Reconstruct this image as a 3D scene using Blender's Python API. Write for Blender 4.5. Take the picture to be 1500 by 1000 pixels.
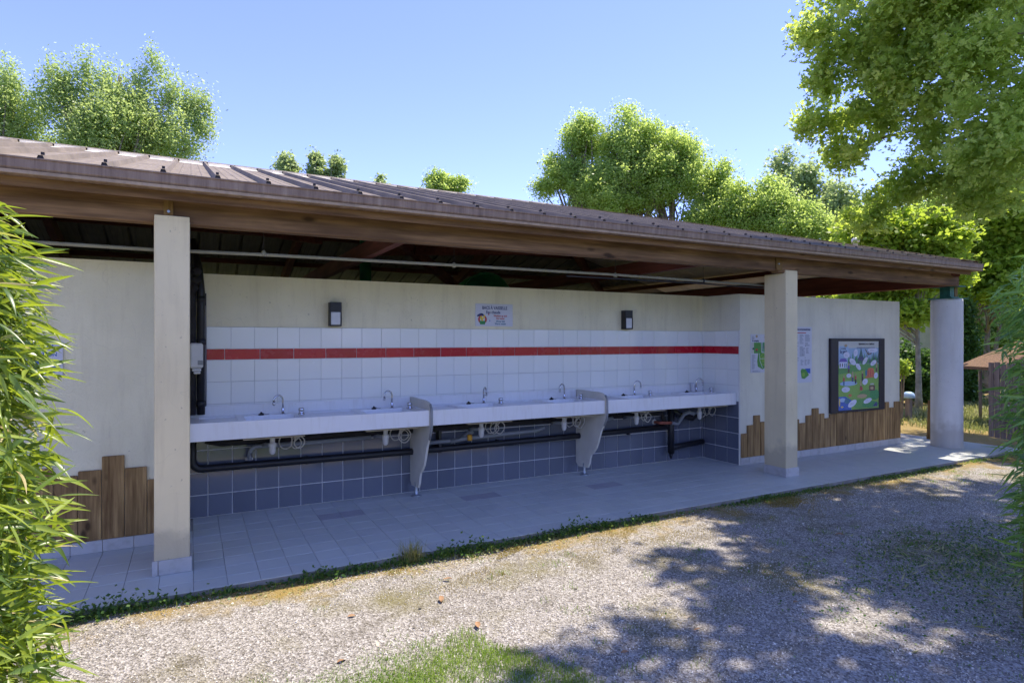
import bpy, math, random
import numpy as np
from mathutils import Vector, Matrix
R = math.radians
scn = bpy.context.scene
for o in list(bpy.data.objects): bpy.data.objects.remove(o)

# ------------------------------------------------------------------ camera, light
CAM = Vector((-0.1356, -6.1417, 1.5926)); YAW = 0.4853
cd = bpy.data.cameras.new('camera'); cam = bpy.data.objects.new('camera', cd); scn.collection.objects.link(cam)
cam.location = CAM; cam.rotation_euler = (R(90), 0, -YAW)
cd.sensor_width = 36; cd.lens = 36*892.06/1500; cd.shift_y = -2.16/1500
cd.clip_start = 0.05; cd.clip_end = 3000; scn.camera = cam

SUN_DIR = Vector((1.10, 0.27, 2.7)).normalized()          # towards the sun
w = bpy.data.worlds.new('World'); scn.world = w; w.use_nodes = True
wn = w.node_tree; bg = wn.nodes['Background']
sky = wn.nodes.new('ShaderNodeTexSky'); sky.sky_type = 'NISHITA'; sky.sun_disc = False
sky.sun_elevation = math.asin(SUN_DIR.z); sky.sun_rotation = math.atan2(SUN_DIR.x, SUN_DIR.y)
sky.air_density = 0.6; sky.dust_density = 0.0; sky.ozone_density = 8.0
tint = wn.nodes.new('ShaderNodeMix'); tint.data_type = 'RGBA'; tint.blend_type = 'MULTIPLY'; tint.inputs[0].default_value = 1.0; tint.inputs[7].default_value = (0.99, 0.715, 0.84, 1)
wn.links.new(sky.outputs[0], tint.inputs[6]); wn.links.new(tint.outputs[2], bg.inputs[0]); bg.inputs[1].default_value = 0.15
sd = bpy.data.lights.new('sun', 'SUN'); sd.energy = 2.1; sd.angle = R(0.53); sd.color = (1.0, 0.90, 0.77)
so = bpy.data.objects.new('sun', sd); scn.collection.objects.link(so)
so.rotation_euler = SUN_DIR.to_track_quat('Z', 'Y').to_euler(); so.location = (6, -2, 20)
scn.view_settings.view_transform = 'Standard'; scn.view_settings.look = 'None'
scn.view_settings.exposure = 1.95; scn.view_settings.gamma = 1.0
scn.view_settings.use_curve_mapping = False
scn.render.engine = 'CYCLES'
scn.cycles.max_bounces = 12; scn.cycles.diffuse_bounces = 7; scn.cycles.transmission_bounces = 4

rnd = random.Random(7); rng = np.random.default_rng(11)

# ------------------------------------------------------------------ materials
MATS = {}
def nmat(name):
    m = bpy.data.materials.new(name); m.use_nodes = True; MATS[name] = m
    nt = m.node_tree; return m, nt, nt.nodes['Principled BSDF']
def N(nt, t, **k):
    n = nt.nodes.new(t)
    for a, b in k.items():
        if a in n.inputs: n.inputs[a].default_value = b
        else: setattr(n, a, b)
    return n
def ramp(nt, fac, stops):
    r = nt.nodes.new('ShaderNodeValToRGB'); e = r.color_ramp.elements
    while len(e) < len(stops): e.new(0.5)
    for i, (p, c) in enumerate(stops): e[i].position = p; e[i].color = (*c, 1) if len(c) == 3 else c
    nt.links.new(fac, r.inputs[0]); return r.outputs[0]
def coords(nt, scale=(1,1,1), rnd_off=False, space='Object'):
    tc = nt.nodes.new('ShaderNodeTexCoord'); mp = nt.nodes.new('ShaderNodeMapping'); mp.inputs['Scale'].default_value = scale
    out = tc.outputs['Object']
    if space == 'World':
        g = nt.nodes.new('ShaderNodeNewGeometry'); out = g.outputs['Position']
    if rnd_off:
        oi = nt.nodes.new('ShaderNodeObjectInfo'); mu = N(nt, 'ShaderNodeMath', operation='MULTIPLY'); mu.inputs[1].default_value = 37.0
        nt.links.new(oi.outputs['Random'], mu.inputs[0])
        va = N(nt, 'ShaderNodeVectorMath', operation='ADD'); nt.links.new(out, va.inputs[0]); nt.links.new(mu.outputs[0], va.inputs[1]); out = va.outputs[0]
    nt.links.new(out, mp.inputs['Vector']); return mp.outputs[0]
def noise(nt, vec, scale, detail=4, rough=0.55):
    n = N(nt, 'ShaderNodeTexNoise'); n.inputs['Scale'].default_value = scale; n.inputs['Detail'].default_value = detail; n.inputs['Roughness'].default_value = rough
    nt.links.new(vec, n.inputs['Vector']); return n.outputs['Fac']
def bump(nt, b, h, strength, dist=0.01):
    n = N(nt, 'ShaderNodeBump'); n.inputs['Strength'].default_value = strength; n.inputs['Distance'].default_value = dist
    nt.links.new(h, n.inputs['Height']); nt.links.new(n.outputs[0], b.inputs['Normal'])
def mixc(nt, fac, a, b, mode='MIX'):
    n = N(nt, 'ShaderNodeMix', data_type='RGBA', blend_type=mode)
    for s, v in ((0, fac), (6, a), (7, b)):
        if hasattr(v, 'links') or isinstance(v, bpy.types.NodeSocket): nt.links.new(v, n.inputs[s])
        else: n.inputs[s].default_value = v if s == 0 else (*v, 1)
    return n.outputs[2]
def scalec(c, k): return tuple(x*k for x in c)

def basic(name, col, rough=0.6, var=0.15, nscale=6, bscale=0, bstr=0.2, metal=0, spec=0.5, bdist=0.004, space='World', rnd_off=False, coat=0):
    m, nt, b = nmat(name); v = coords(nt, rnd_off=rnd_off, space=space)
    f = noise(nt, v, nscale, 5)
    nt.links.new(ramp(nt, f, [(0.3, scalec(col, 1-var)), (0.7, scalec(col, 1+var))]), b.inputs['Base Color'])
    b.inputs['Roughness'].default_value = rough; b.inputs['Metallic'].default_value = metal
    b.inputs['Specular IOR Level'].default_value = spec; b.inputs['Coat Weight'].default_value = coat
    if bscale: bump(nt, b, noise(nt, v, bscale, 5), bstr, bdist)
    return m

def stucco(name, col, bscale=70, bstr=0.6, dirt=True):
    m, nt, b = nmat(name); v = coords(nt, space='World')
    f = noise(nt, v, 1.7, 5)
    c = ramp(nt, f, [(0.25, scalec(col, .88)), (0.75, scalec(col, 1.07))])
    sp = noise(nt, v, 28, 3)
    c = mixc(nt, ramp(nt, sp, [(0.69, (0,0,0)), (0.76, (1,1,1))]), c, scalec(col, .62))
    vs_ = coords(nt, (5, 5, .55), space='World')
    c = mixc(nt, ramp(nt, noise(nt, vs_, 1.6, 6, .7), [(.50, (0,0,0)), (.78, (.42,.42,.42))]), c, scalec((col[0], col[1]*.93, col[2]*.85), .62))
    vc = N(nt, 'ShaderNodeTexVoronoi', feature='DISTANCE_TO_EDGE'); vc.inputs['Scale'].default_value = .9; wv = N(nt, 'ShaderNodeVectorMath', operation='ADD'); nz = N(nt, 'ShaderNodeTexNoise'); nz.inputs['Scale'].default_value = 3; nt.links.new(v, nz.inputs['Vector']); nt.links.new(v, wv.inputs[0]); nt.links.new(nz.outputs['Color'], wv.inputs[1]); nt.links.new(wv.outputs[0], vc.inputs['Vector'])
    c = mixc(nt, ramp(nt, vc.outputs['Distance'], [(0, (.16,.16,.16)), (.003, (0,0,0))]), c, scalec(col, .45))
    if dirt:   # splash-up grime near the floor, blotchy
        sep = N(nt, 'ShaderNodeSeparateXYZ'); nt.links.new(v, sep.inputs[0])
        ad = N(nt, 'ShaderNodeMath', operation='MULTIPLY_ADD'); nt.links.new(noise(nt, v, 5, 4), ad.inputs[0]); ad.inputs[1].default_value = -0.5; nt.links.new(sep.outputs[2], ad.inputs[2])
        c = mixc(nt, ramp(nt, ad.outputs[0], [(0.0, (.45,.45,.45)), (0.14, (0,0,0))]), c, (.30,.26,.20))
    nt.links.new(c, b.inputs['Base Color']); b.inputs['Roughness'].default_value = 0.92; b.inputs['Specular IOR Level'].default_value = .25
    bump(nt, b, noise(nt, v, bscale, 6, .65), bstr, 0.006); return m
stucco('cream_render', (.83, .77, .54), 60, .9)
stucco('cream_paint', (.82, .70, .44), 45, .25)
stucco('cream_paint_ambient', (.78, .75, .60), 40, .22)  # same cream paint; colour paled to carry the bluish ambient light
stucco('column_paint', (.68, .67, .64), 60, .15)

def wood(name, c1, c2, along='X', scale=1.0, knots=True, rough=.75):
    m, nt, b = nmat(name)
    sc = {'X': (1.2, 22, 22), 'Z': (22, 22, 1.3), 'Y': (22, 1.2, 22)}[along]
    v = coords(nt, tuple(s*scale for s in sc), rnd_off=True)
    f = noise(nt, v, 1.5, 6, .6)
    c = ramp(nt, f, [(0.28, c1), (0.52, scalec([(a+b_)/2 for a, b_ in zip(c1, c2)], 1)), (0.74, c2)])
    v2 = coords(nt, {'X': (.7, 2.2, 2.2), 'Z': (2.2, 2.2, .7), 'Y': (2.2, .7, 2.2)}[along], rnd_off=True)
    c = mixc(nt, ramp(nt, noise(nt, v2, 2.2, 3), [(0.35, (.55,.55,.55)), (0.6, (0,0,0))]), c, scalec(c1, .7))
    if knots:
        v3 = coords(nt, {'X': (2.2, 6, 6), 'Z': (7, 7, 3.2), 'Y': (6, 2.2, 6)}[along], rnd_off=True)
        vo = N(nt, 'ShaderNodeTexVoronoi'); vo.inputs['Scale'].default_value = 1.0; nt.links.new(v3, vo.inputs['Vector'])
        c = mixc(nt, ramp(nt, vo.outputs['Distance'], [(0.07, (.85,.85,.85)), (0.16, (0,0,0))]), c, scalec(c1, .35))
    nt.links.new(c, b.inputs['Base Color']); b.inputs['Roughness'].default_value = rough; b.inputs['Specular IOR Level'].default_value = .3
    bump(nt, b, f, .35, .004); return m
wood('plank_wood', (.13, .065, .022), (.60, .39, .16), 'Z')
wood('beam_wood', (.10, .05, .022), (.38, .225, .105), 'X', .8)
wood('truss_wood', (.10, .028, .02), (.24, .075, .05), 'Y', .8, False)
wood('truss_wood_x', (.10, .028, .02), (.24, .075, .05), 'X', .8, False)
wood('block_wood', (.16, .09, .025), (.33, .20, .07), 'Z')
wood('fence_wood', (.16, .12, .10), (.36, .29, .25), 'Z')

def tile_mat(name, col, rough, var=.05, stain=None, coat=.4):
    m, nt, b = nmat(name); oi = nt.nodes.new('ShaderNodeObjectInfo')
    c = ramp(nt, oi.outputs['Random'], [(0, scalec(col, 1-var)), (1, scalec(col, 1+var))])
    v = coords(nt, space='World')
    if stain: c = mixc(nt, ramp(nt, noise(nt, v, stain[1], 5, .65), [(stain[2], (0,0,0)), (stain[3], (.8,.8,.8))]), c, stain[0])
    nt.links.new(c, b.inputs['Base Color'])
    rr = ramp(nt, noise(nt, v, 9, 4), [(.3, (rough*.8,)*3), (.7, (rough*1.25,)*3)]); nt.links.new(rr, b.inputs['Roughness'])
    b.inputs['Coat Weight'].default_value = coat; b.inputs['Coat Roughness'].default_value = .06
    bump(nt, b, noise(nt, v, 5, 2), .08, .01); return m
tile_mat('white_tile', (.81, .83, .80), .22, .025)
tile_mat('red_tile', (.44, .006, .022), .25, .12, coat=.2)
tile_mat('navy_tile', (.12, .135, .175), .18, .10, ((.17,.18,.21), 14, .60, .85), coat=1.0)
tile_mat('floor_tile', (.53, .555, .52), .48, .05, ((.64,.62,.59), 3, .5, .9), coat=0.12)
tile_mat('floor_tile_dark', (.40, .39, .41), .48, .05, coat=.12)
tile_mat('skirting_tile', (.48, .47, .46), .5, .06, ((.25,.23,.2), 12, .5, .9), coat=.1)
basic('grout_light', (.85,.85,.84), .9, .12, 8)
basic('grout_grey', (.52,.52,.52), .9, .12, 8)
basic('floor_grout', (.34,.33,.31), .95, .2, 8)
basic('concrete', (.26,.24,.22), .95, .25, 5, 40, .5)
def sink_mat():
    m, nt, b = nmat('sink_white'); v = coords(nt, (9, 9, 1.2), space='World'); v2 = coords(nt, space='World')
    c = mixc(nt, ramp(nt, noise(nt, v, 2.2, 5, .65), [(.50, (0,0,0)), (.85, (.5,.5,.5))]), (.82,.82,.81), (.58,.54,.46))
    c = mixc(nt, ramp(nt, noise(nt, v2, 30, 3), [(.70, (0,0,0)), (.78, (.6,.6,.6))]), c, (.45,.42,.37))
    nt.links.new(c, b.inputs['Base Color']); b.inputs['Roughness'].default_value = .3; b.inputs['Coat Weight'].default_value = .3
sink_mat()
basic('sink_cream', (.55,.47,.33), .5, .12, 9, 30, .15)
basic('black_plastic', (.012,.012,.014), .45, .3, 12, 25, .3)
basic('dark_lagging', (.022,.02,.021), .85, .5, 10, 35, .8, bdist=.01)
basic('grey_pvc', (.22,.235,.25), .5, .08, 6)
basic('white_pvc', (.62,.61,.58), .4, .06, 8)
basic('cream_hose', (.55,.52,.45), .55, .08, 8)
basic('copper', (.35,.10,.06), .55, .3, 20)
basic('chrome', (.62,.63,.65), .16, .02, 4, metal=1)
basic('galvanised', (.42,.46,.50), .4, .15, 30, metal=.8)
basic('lamp_dark', (.02,.021,.024), .5, .1, 8)
m = basic('lamp_glass', (.62,.63,.65), .3, .03, 8); 
basic('cream_pipe', (.30,.28,.19), .5, .12, 10)
basic('green_steel', (.022,.13,.095), .5, .3, 20, 20, .3)
basic('green_paint', (.02,.16,.07), .5, .15, 10)
basic('green_canvas', (.012,.26,.09), .6, .12, 9)
basic('frame_dark', (.022,.017,.022), .5, .1, 8)
basic('bark', (.20,.17,.13), .95, .45, 9, 22, .9, bdist=.03)
basic('bark_pale', (.32,.30,.25), .9, .4, 6, 22, .7, bdist=.02)
basic('bamboo_cane', (.18,.17,.05), .5, .3, 8)
basic('far_wall', (.48,.45,.28), .9, .1, 2)
basic('paper_white', (.62,.63,.68), .6, .02, 3)
basic('thatch', (.17,.10,.055), .95, .45, 30, 40, .8, bdist=.02)
basic('plastic_white', (.66,.65,.60), .4, .04, 6)
basic('plastic_grey', (.25,.26,.26), .4, .04, 6)
basic('dry_leaf', (.30,.17,.08), .7, .35, 20)
basic('dry_leaf_pale', (.42,.36,.26), .75, .3, 20)
basic('screw', (.03,.022,.02), .6, .2, 20)
basic('cloth_flower', (.7,.35,.03), .7, .3, 8)

def roof_metal(name, col, rough=.7):
    m, nt, b = nmat(name); v = coords(nt, space='World')
    c = ramp(nt, noise(nt, v, 2.5, 6, .65), [(.3, scalec(col, .72)), (.7, scalec(col, 1.18))])
    v2 = coords(nt, (14, .8, .8), space='World')
    c = mixc(nt, ramp(nt, noise(nt, v2, 2, 4), [(.45, (0,0,0)), (.75, (.55,.55,.55))]), c, scalec(col, .6))
    nt.links.new(c, b.inputs['Base Color']); b.inputs['Roughness'].default_value = rough; b.inputs['Specular IOR Level'].default_value = .22
    bump(nt, b, noise(nt, v, 30, 4), .15, .004); return m
roof_metal('roof_metal', (.24, .20, .15))
basic('ridge_metal', (.88,.80,.62), .6, .15, 6)
def gutter_mat():
    m, nt, b = nmat('gutter_brown'); v = coords(nt, (7, .6, .6), space='World'); v2 = coords(nt, space='World')
    c = ramp(nt, noise(nt, v, 3, 6, .7), [(.3, (.17,.105,.065)), (.55, (.30,.20,.13)), (.78, (.44,.33,.23))])
    c = mixc(nt, ramp(nt, noise(nt, v2, 14, 4), [(.55, (0,0,0)), (.8, (.5,.5,.5))]), c, (.12,.07,.05))
    nt.links.new(c, b.inputs['Base Color']); b.inputs['Roughness'].default_value = .55
gutter_mat()
roof_metal('gutter_lip', (.46, .33, .215))

# foliage : diffuse + translucent, colour from a per-leaf value stored on the mesh
def leaf_mat(name, dark, mid, light, trans, tw=.42, rough=.45, spec=.35, dry=None):
    m, nt, b = nmat(name)
    at = N(nt, 'ShaderNodeAttribute', attribute_name='tint')
    c = ramp(nt, at.outputs['Fac'], [(0, dark), (.55, mid), (1, light)] if dry is None else [(0, dark), (.5, mid), (.84, light), (.97, dry)])
    nt.links.new(c, b.inputs['Base Color']); b.inputs['Roughness'].default_value = rough; b.inputs['Specular IOR Level'].default_value = spec
    tr = N(nt, 'ShaderNodeBsdfTranslucent'); nt.links.new(mixc(nt, .65, c, trans), tr.inputs['Color'])
    mx = N(nt, 'ShaderNodeMixShader'); mx.inputs[0].default_value = tw
    nt.links.new(b.outputs[0], mx.inputs[1]); nt.links.new(tr.outputs[0], mx.inputs[2])
    nt.links.new(mx.outputs[0], nt.nodes['Material Output'].inputs['Surface']); return m
leaf_mat('leaf_oak', (.15,.24,.05), (.31,.42,.10), (.55,.60,.19), (.80,.95,.16), .66, .38)
leaf_mat('leaf_ash', (.21,.31,.13), (.40,.51,.21), (.60,.66,.30), (.66,.80,.22), .58, .36)
leaf_mat('leaf_lime', (.17,.27,.07), (.34,.46,.14), (.56,.63,.23), (.74,.90,.20), .62, .36)
leaf_mat('leaf_poplar', (.20,.28,.13), (.35,.45,.21), (.54,.60,.31), (.60,.72,.26), .55, .36)
leaf_mat('leaf_dark', (.05,.11,.03), (.10,.19,.05), (.20,.32,.09), (.16,.32,.04), .4)
leaf_mat('leaf_maple', (.14,.25,.035), (.30,.43,.06), (.52,.58,.10), (.65,.80,.07), .58)
leaf_mat('leaf_bamboo', (.06,.13,.03), (.17,.26,.05), (.34,.42,.06), (.55,.68,.03), .42, .33, .6, (.62,.50,.24))
leaf_mat('leaf_bamboo_shade', (.08,.18,.05), (.18,.34,.08), (.34,.48,.12), (.45,.72,.08), .45, .35, .5)
leaf_mat('grass_blade', (.07,.15,.02), (.17,.29,.04), (.34,.42,.10), (.40,.58,.05), .45)
leaf_mat('dry_grass', (.16,.19,.05), (.34,.34,.12), (.60,.54,.28), (.42,.44,.13), .4)
leaf_mat('dry_moss', (.16,.13,.03), (.34,.25,.05), (.55,.42,.12), (.45,.36,.08), .3)
leaf_mat('weed_leaf', (.035,.09,.02), (.08,.17,.035), (.20,.27,.06), (.20,.38,.04), .35)

# ground: gravel + moss patches + soil
def ground_mat(name, grass_bias=0.0):
    m, nt, b = nmat(name); v = coords(nt, space='World')
    vo = N(nt, 'ShaderNodeTexVoronoi'); vo.inputs['Scale'].default_value = 95; nt.links.new(v, vo.inputs['Vector'])
    g = ramp(nt, vo.outputs['Color'], [(0, (.10,.088,.072)), (.35, (.24,.22,.19)), (.7, (.42,.395,.355)), (1, (.58,.56,.52))])
    moss = ramp(nt, noise(nt, v, 1.1, 6, .65), [(.50, (0,0,0)), (.66, (.75,.75,.75))])
    c = mixc(nt, moss, g, (.17,.15,.05))
    sp_ = N(nt, 'ShaderNodeSeparateXYZ'); nt.links.new(v, sp_.inputs[0]); my = N(nt, 'ShaderNodeMath', operation='MULTIPLY_ADD'); my.inputs[1].default_value = .55; my.inputs[2].default_value = 1.22; nt.links.new(sp_.outputs[1], my.inputs[0])
    ma = N(nt, 'ShaderNodeMath', operation='MULTIPLY_ADD'); ma.inputs[1].default_value = .9; nt.links.new(noise(nt, v, 2.2, 6, .7), ma.inputs[0]); nt.links.new(my.outputs[0], ma.inputs[2])
    c = mixc(nt, ramp(nt, ma.outputs[0], [(.48, (0,0,0)), (.66, (.85,.85,.85))]), c, (.30,.21,.055))
    soil = ramp(nt, noise(nt, v, 3.1, 6, .7), [(.55, (0,0,0)), (.72, (.7,.7,.7))])
    c = mixc(nt, soil, c, (.10,.085,.055))
    nt.links.new(c, b.inputs['Base Color']); b.inputs['Roughness'].default_value = .95; b.inputs['Specular IOR Level'].default_value = .2
    bump(nt, b, vo.outputs['Distance'], .8, .012); return m
ground_mat('gravel_ground')
def lawn_mat():
    m, nt, b = nmat('lawn_ground'); v = coords(nt, space='World')
    c = ramp(nt, noise(nt, v, 1.3, 7, .7), [(.30, (.045,.075,.018)), (.5, (.11,.14,.03)), (.66, (.26,.23,.09)), (.8, (.34,.28,.17))])
    nt.links.new(c, b.inputs['Base Color']); b.inputs['Roughness'].default_value = 1; b.inputs['Specular IOR Level'].default_value = .1
    bump(nt, b, noise(nt, v, 25, 5, .7), .8, .05)
lawn_mat()
def stone_mat():
    m, nt, b = nmat('gravel_stone')
    at = N(nt, 'ShaderNodeAttribute', attribute_name='tint', attribute_type='INSTANCER')
    c = ramp(nt, at.outputs['Fac'], [(0, (.14,.125,.09)), (.3, (.41,.37,.29)), (.7, (.69,.635,.53)), (1, (.92,.88,.78))])
    nt.links.new(c, b.inputs['Base Color']); b.inputs['Roughness'].default_value = .8
stone_mat()

# ------------------------------------------------------------------ object helpers
WL = {}
def reg(o, origin, parent, label=None, cat=None, group=None, kind=None):
    scn.collection.objects.link(o); origin = Vector(origin); WL[o.name] = origin
    if parent is not None: o.parent = parent; o.location = origin - WL[parent.name]
    else: o.location = origin
    if label: o['label'] = label
    if cat: o['category'] = cat
    if group: o['group'] = group
    if kind: o['kind'] = kind
    return o
def empty(name, origin, label, cat, group=None, parent=None):
    o = bpy.data.objects.new(name, None); o.empty_display_size = .1
    return reg(o, origin, parent, label, cat, group)
def mesh_from(name, v, f, mats, fm=None, smooth=False):
    me = bpy.data.meshes.new(name); me.from_pydata([tuple(p) for p in v], [], f)
    for m in (mats if isinstance(mats, (list, tuple)) else [mats]): me.materials.append(MATS[m])
    if fm: me.polygons.foreach_set('material_index', fm)
    if smooth: me.polygons.foreach_set('use_smooth', [True]*len(me.polygons))
    me.update(); return me
class MB:
    def __init__(s): s.v = []; s.f = []; s.m = []; s.cur = 0; s.sm = []
    def add(s, vs, fs, sm=False):
        k = len(s.v); s.v += [Vector(p) for p in vs]; s.f += [tuple(i+k for i in f) for f in fs]; s.m += [s.cur]*len(fs); s.sm += [sm]*len(fs); return s
    def box(s, x0, x1, y0, y1, z0, z1, ch=0):
        if ch <= 0:
            s.add([(x0,y0,z0),(x1,y0,z0),(x1,y1,z0),(x0,y1,z0),(x0,y0,z1),(x1,y0,z1),(x1,y1,z1),(x0,y1,z1)],
                  [(0,3,2,1),(4,5,6,7),(0,1,5,4),(1,2,6,5),(2,3,7,6),(3,0,4,7)])
        else:
            c = ch
            pts = []
            for z, ins in ((z0, c), (z0+c, 0), (z1-c, 0), (z1, c)):
                xs0, xs1, ys0, ys1 = x0+ins, x1-ins, y0+ins, y1-ins
                pts += [(xs0+ (c if not ins else 0), ys0, z), (xs1-(c if not ins else 0), ys0, z), (xs1, ys0+(c if not ins else 0), z), (xs1, ys1-(c if not ins else 0), z),
                        (xs1-(c if not ins else 0), ys1, z), (xs0+(c if not ins else 0), ys1, z), (xs0, ys1-(c if not ins else 0), z), (xs0, ys0+(c if not ins else 0), z)]
            fs = [tuple(range(7, -1, -1)), tuple(range(24, 32))]
            for r in range(3):
                for i in range(8):
                    j = (i+1) % 8; fs.append((r*8+i, r*8+j, r*8+8+j, r*8+8+i))
            s.add(pts, fs)
        return s
    def prism(s, poly, axis, a0, a1):      # poly in the two other axes, extruded
        n = len(poly)
        def P(p, a): return (a, p[0], p[1]) if axis == 'X' else (p[0], a, p[1]) if axis == 'Y' else (p[0], p[1], a)
        vs = [P(p, a0) for p in poly] + [P(p, a1) for p in poly]
        fs = [tuple(range(n-1, -1, -1)), tuple(range(n, 2*n))] + [(i, (i+1) % n, n+(i+1) % n, n+i) for i in range(n)]
        return s.add(vs, fs)
    def tube(s, pts, r, n=10, caps=True):
        pts = [Vector(p) for p in pts]; rs = r if isinstance(r, (list, tuple)) else [r]*len(pts)
        vs = []; prev = None
        for i, p in enumerate(pts):
            t = (pts[min(i+1, len(pts)-1)] - pts[max(i-1, 0)]).normalized()
            if prev is None: a = t.orthogonal().normalized()
            else:
                a = prev - t*prev.dot(t)
                a = a.normalized() if a.length > 1e-6 else t.orthogonal().normalized()
            prev = a; b = t.cross(a)
            vs += [p + (a*math.cos(2*math.pi*k/n) + b*math.sin(2*math.pi*k/n))*rs[i] for k in range(n)]
        fs = [(i*n+k, i*n+(k+1) % n, (i+1)*n+(k+1) % n, (i+1)*n+k) for i in range(len(pts)-1) for k in range(n)]
        s.add(vs, fs, True)
        if caps: 
            k0 = len(s.v)-len(vs)
            s.f += [tuple(k0+n-1-i for i in range(n)), tuple(k0+(len(pts)-1)*n+i for i in range(n))]; s.m += [s.cur]*2; s.sm += [False]*2
        return s
    def lathe(s, prof, c, n=16, sm=True):  # prof: (r, z)
        vs = []
        for r, z in prof: vs += [(c[0]+r*math.cos(2*math.pi*k/n), c[1]+r*math.sin(2*math.pi*k/n), c[2]+z) for k in range(n)]
        fs = [(i*n+k, i*n+(k+1) % n, (i+1)*n+(k+1) % n, (i+1)*n+k) for i in range(len(prof)-1) for k in range(n)]
        s.add(vs, fs, sm); k0 = len(s.v)-len(vs)
        s.f += [tuple(k0+n-1-i for i in range(n)), tuple(k0+(len(prof)-1)*n+i for i in range(n))]; s.m += [s.cur]*2; s.sm += [False]*2
        return s
    def mesh(s, name, mats, origin=(0,0,0)):
        o = Vector(origin); me = mesh_from(name, [p-o for p in s.v], s.f, mats, s.m)
        me.polygons.foreach_set('use_smooth', s.sm); me.update(); return me
    def build(s, name, mats, parent=None, origin=None, **k):
        if origin is None: origin = WL[parent.name] if parent is not None else (0,0,0)
        return reg(bpy.data.objects.new(name, s.mesh(name, mats, origin)), origin, parent, **k)
def copy_tree(o, loc, parent=None, label=None):
    c = o.copy(); scn.collection.objects.link(c)
    if parent is not None: c.parent = parent
    else: c.location = loc; WL[c.name] = Vector(loc)
    if label: c['label'] = label
    for ch in list(o.children): copy_tree(ch, None, c)
    return c
def inst(name, me, origin, parent, rot=None, scale=None, **k):
    o = bpy.data.objects.new(name, me)
    if rot: o.rotation_euler = rot
    if scale: o.scale = scale
    return reg(o, origin, parent, **k)

# ------------------------------------------------------------------ the setting: ground
GZ = -0.045
b = MB(); 
gx = [-400,-60,-20,-6] ; 
b.add([(-900,-900,GZ-.03),(1500,-900,GZ-.03),(1500,1500,GZ-.03),(-900,1500,GZ-.03)], [(0,1,2,3)])
b.build('ground', 'lawn_ground', kind='structure')
# gravel yard: undulating sheet in front of and round the building
def sheet(x0, x1, y0, y1, nx, ny, zf, edge=0):
    b = MB(); vs = []; fs = []
    for j in range(ny+1):
        for i in range(nx+1):
            x = x0+(x1-x0)*i/nx; y = y0+(y1-y0)*j/ny
            vs.append((x, y, zf(x, y)))
    for j in range(ny):
        for i in range(nx): k = j*(nx+1)+i; fs.append((k, k+1, k+nx+2, k+nx+1))
    b.add(vs, fs, True); return b
def und(x, y):
    return GZ + .012*math.sin(x*1.7+y*.8)*math.cos(y*1.3-.4*x) + .006*math.sin(4.1*x)*math.sin(3.7*y)
sheet(-9, 16, -12, -1.5, 125, 52, und).build('gravel_yard', 'gravel_ground', kind='structure')
def und2(x, y): return GZ + .01*math.sin(x*2+y)
# narrow gravel path curving round the far end of the block
pb = MB(); L_ = []; R_ = []
for i in range(15):
    t = i/14; y = -3.2 + 13*t
    L_.append((10.55, y, GZ+.002)); R_.append((12.1+.35*math.sin(t*5)+.6*t, y, GZ+.002))
pb.add(L_+R_, [(i, i+15, i+16, i+1) for i in range(14)]); pb.build('gravel_path', 'gravel_ground', kind='structure')
pb = MB(); pb.add([(12,2.2,GZ+.004),(30,3.4,GZ+.004),(30,4.6,GZ+.004),(12,3.0,GZ+.004)], [(0,1,2,3)]); pb.build('garden_path', 'gravel_ground', kind='structure')

# floor slab with its tiles
SLX = 10.62; SLY = -1.775
fl = MB().box(-9, SLX, SLY, 7.2, -.20, -.009).build('floor', 'concrete', kind='structure')
WL[fl.name] = Vector((0,0,0))
MB().box(-9, SLX-.003, SLY+.003, -.02, -.012, -.006).build('grout_bed', 'floor_grout', fl, kind='stuff')
TCACHE = {}
def floor_tile(w_, d_, mat):
    k = ('f', round(w_,3), round(d_,3), mat)
    if k not in TCACHE:
        c = .0015; g = .0015
        b = MB(); x0, x1, y0, y1 = g, w_-g, g, d_-g
        b.add([(x0,y0,-.006),(x1,y0,-.006),(x1,y1,-.006),(x0,y1,-.006),(x0,y0,-c),(x1,y0,-c),(x1,y1,-c),(x0,y1,-c),(x0+c,y0+c,0),(x1-c,y0+c,0),(x1-c,y1-c,0),(x0+c,y1-c,0)],
              [(8,9,10,11)]+[(i, (i+1)%4, 4+(i+1)%4, 4+i) for i in range(4)]+[(4+i, 4+(i+1)%4, 8+(i+1)%4, 8+i) for i in range(4)])
        TCACHE[k] = b.mesh('floor_tile', mat)
    return TCACHE[k]
ft = []
xs = [-.12+.2*k for k in range(-22, 55)]
ys = [SLY, -1.6, -1.4, -1.2, -1.0, -.8, -.6, -.4, -.2, 0.0]
for i in range(len(xs)-1):
    for j in range(len(ys)-1):
        x0, x1, y0, y1 = xs[i], min(xs[i+1], SLX), ys[j], ys[j+1]
        if x0 > SLX-.03: continue
        if y0 >= -.65 and not (-.17 < x0+.1 < 6.1): 
            if y0 > -.59: continue
        ft.append((x0, y0, x1-x0, y1-y0))
ft.sort(key=lambda t: (t[0]+.1-CAM.x)**2 + (t[1]-CAM.y)**2)
darks = {(.88,-.6),(1.08,-.6),(2.28,-.6),(2.48,-.6),(3.68,-.8),(3.88,-.8)}
rest = MB(); cnt = 0
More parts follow.
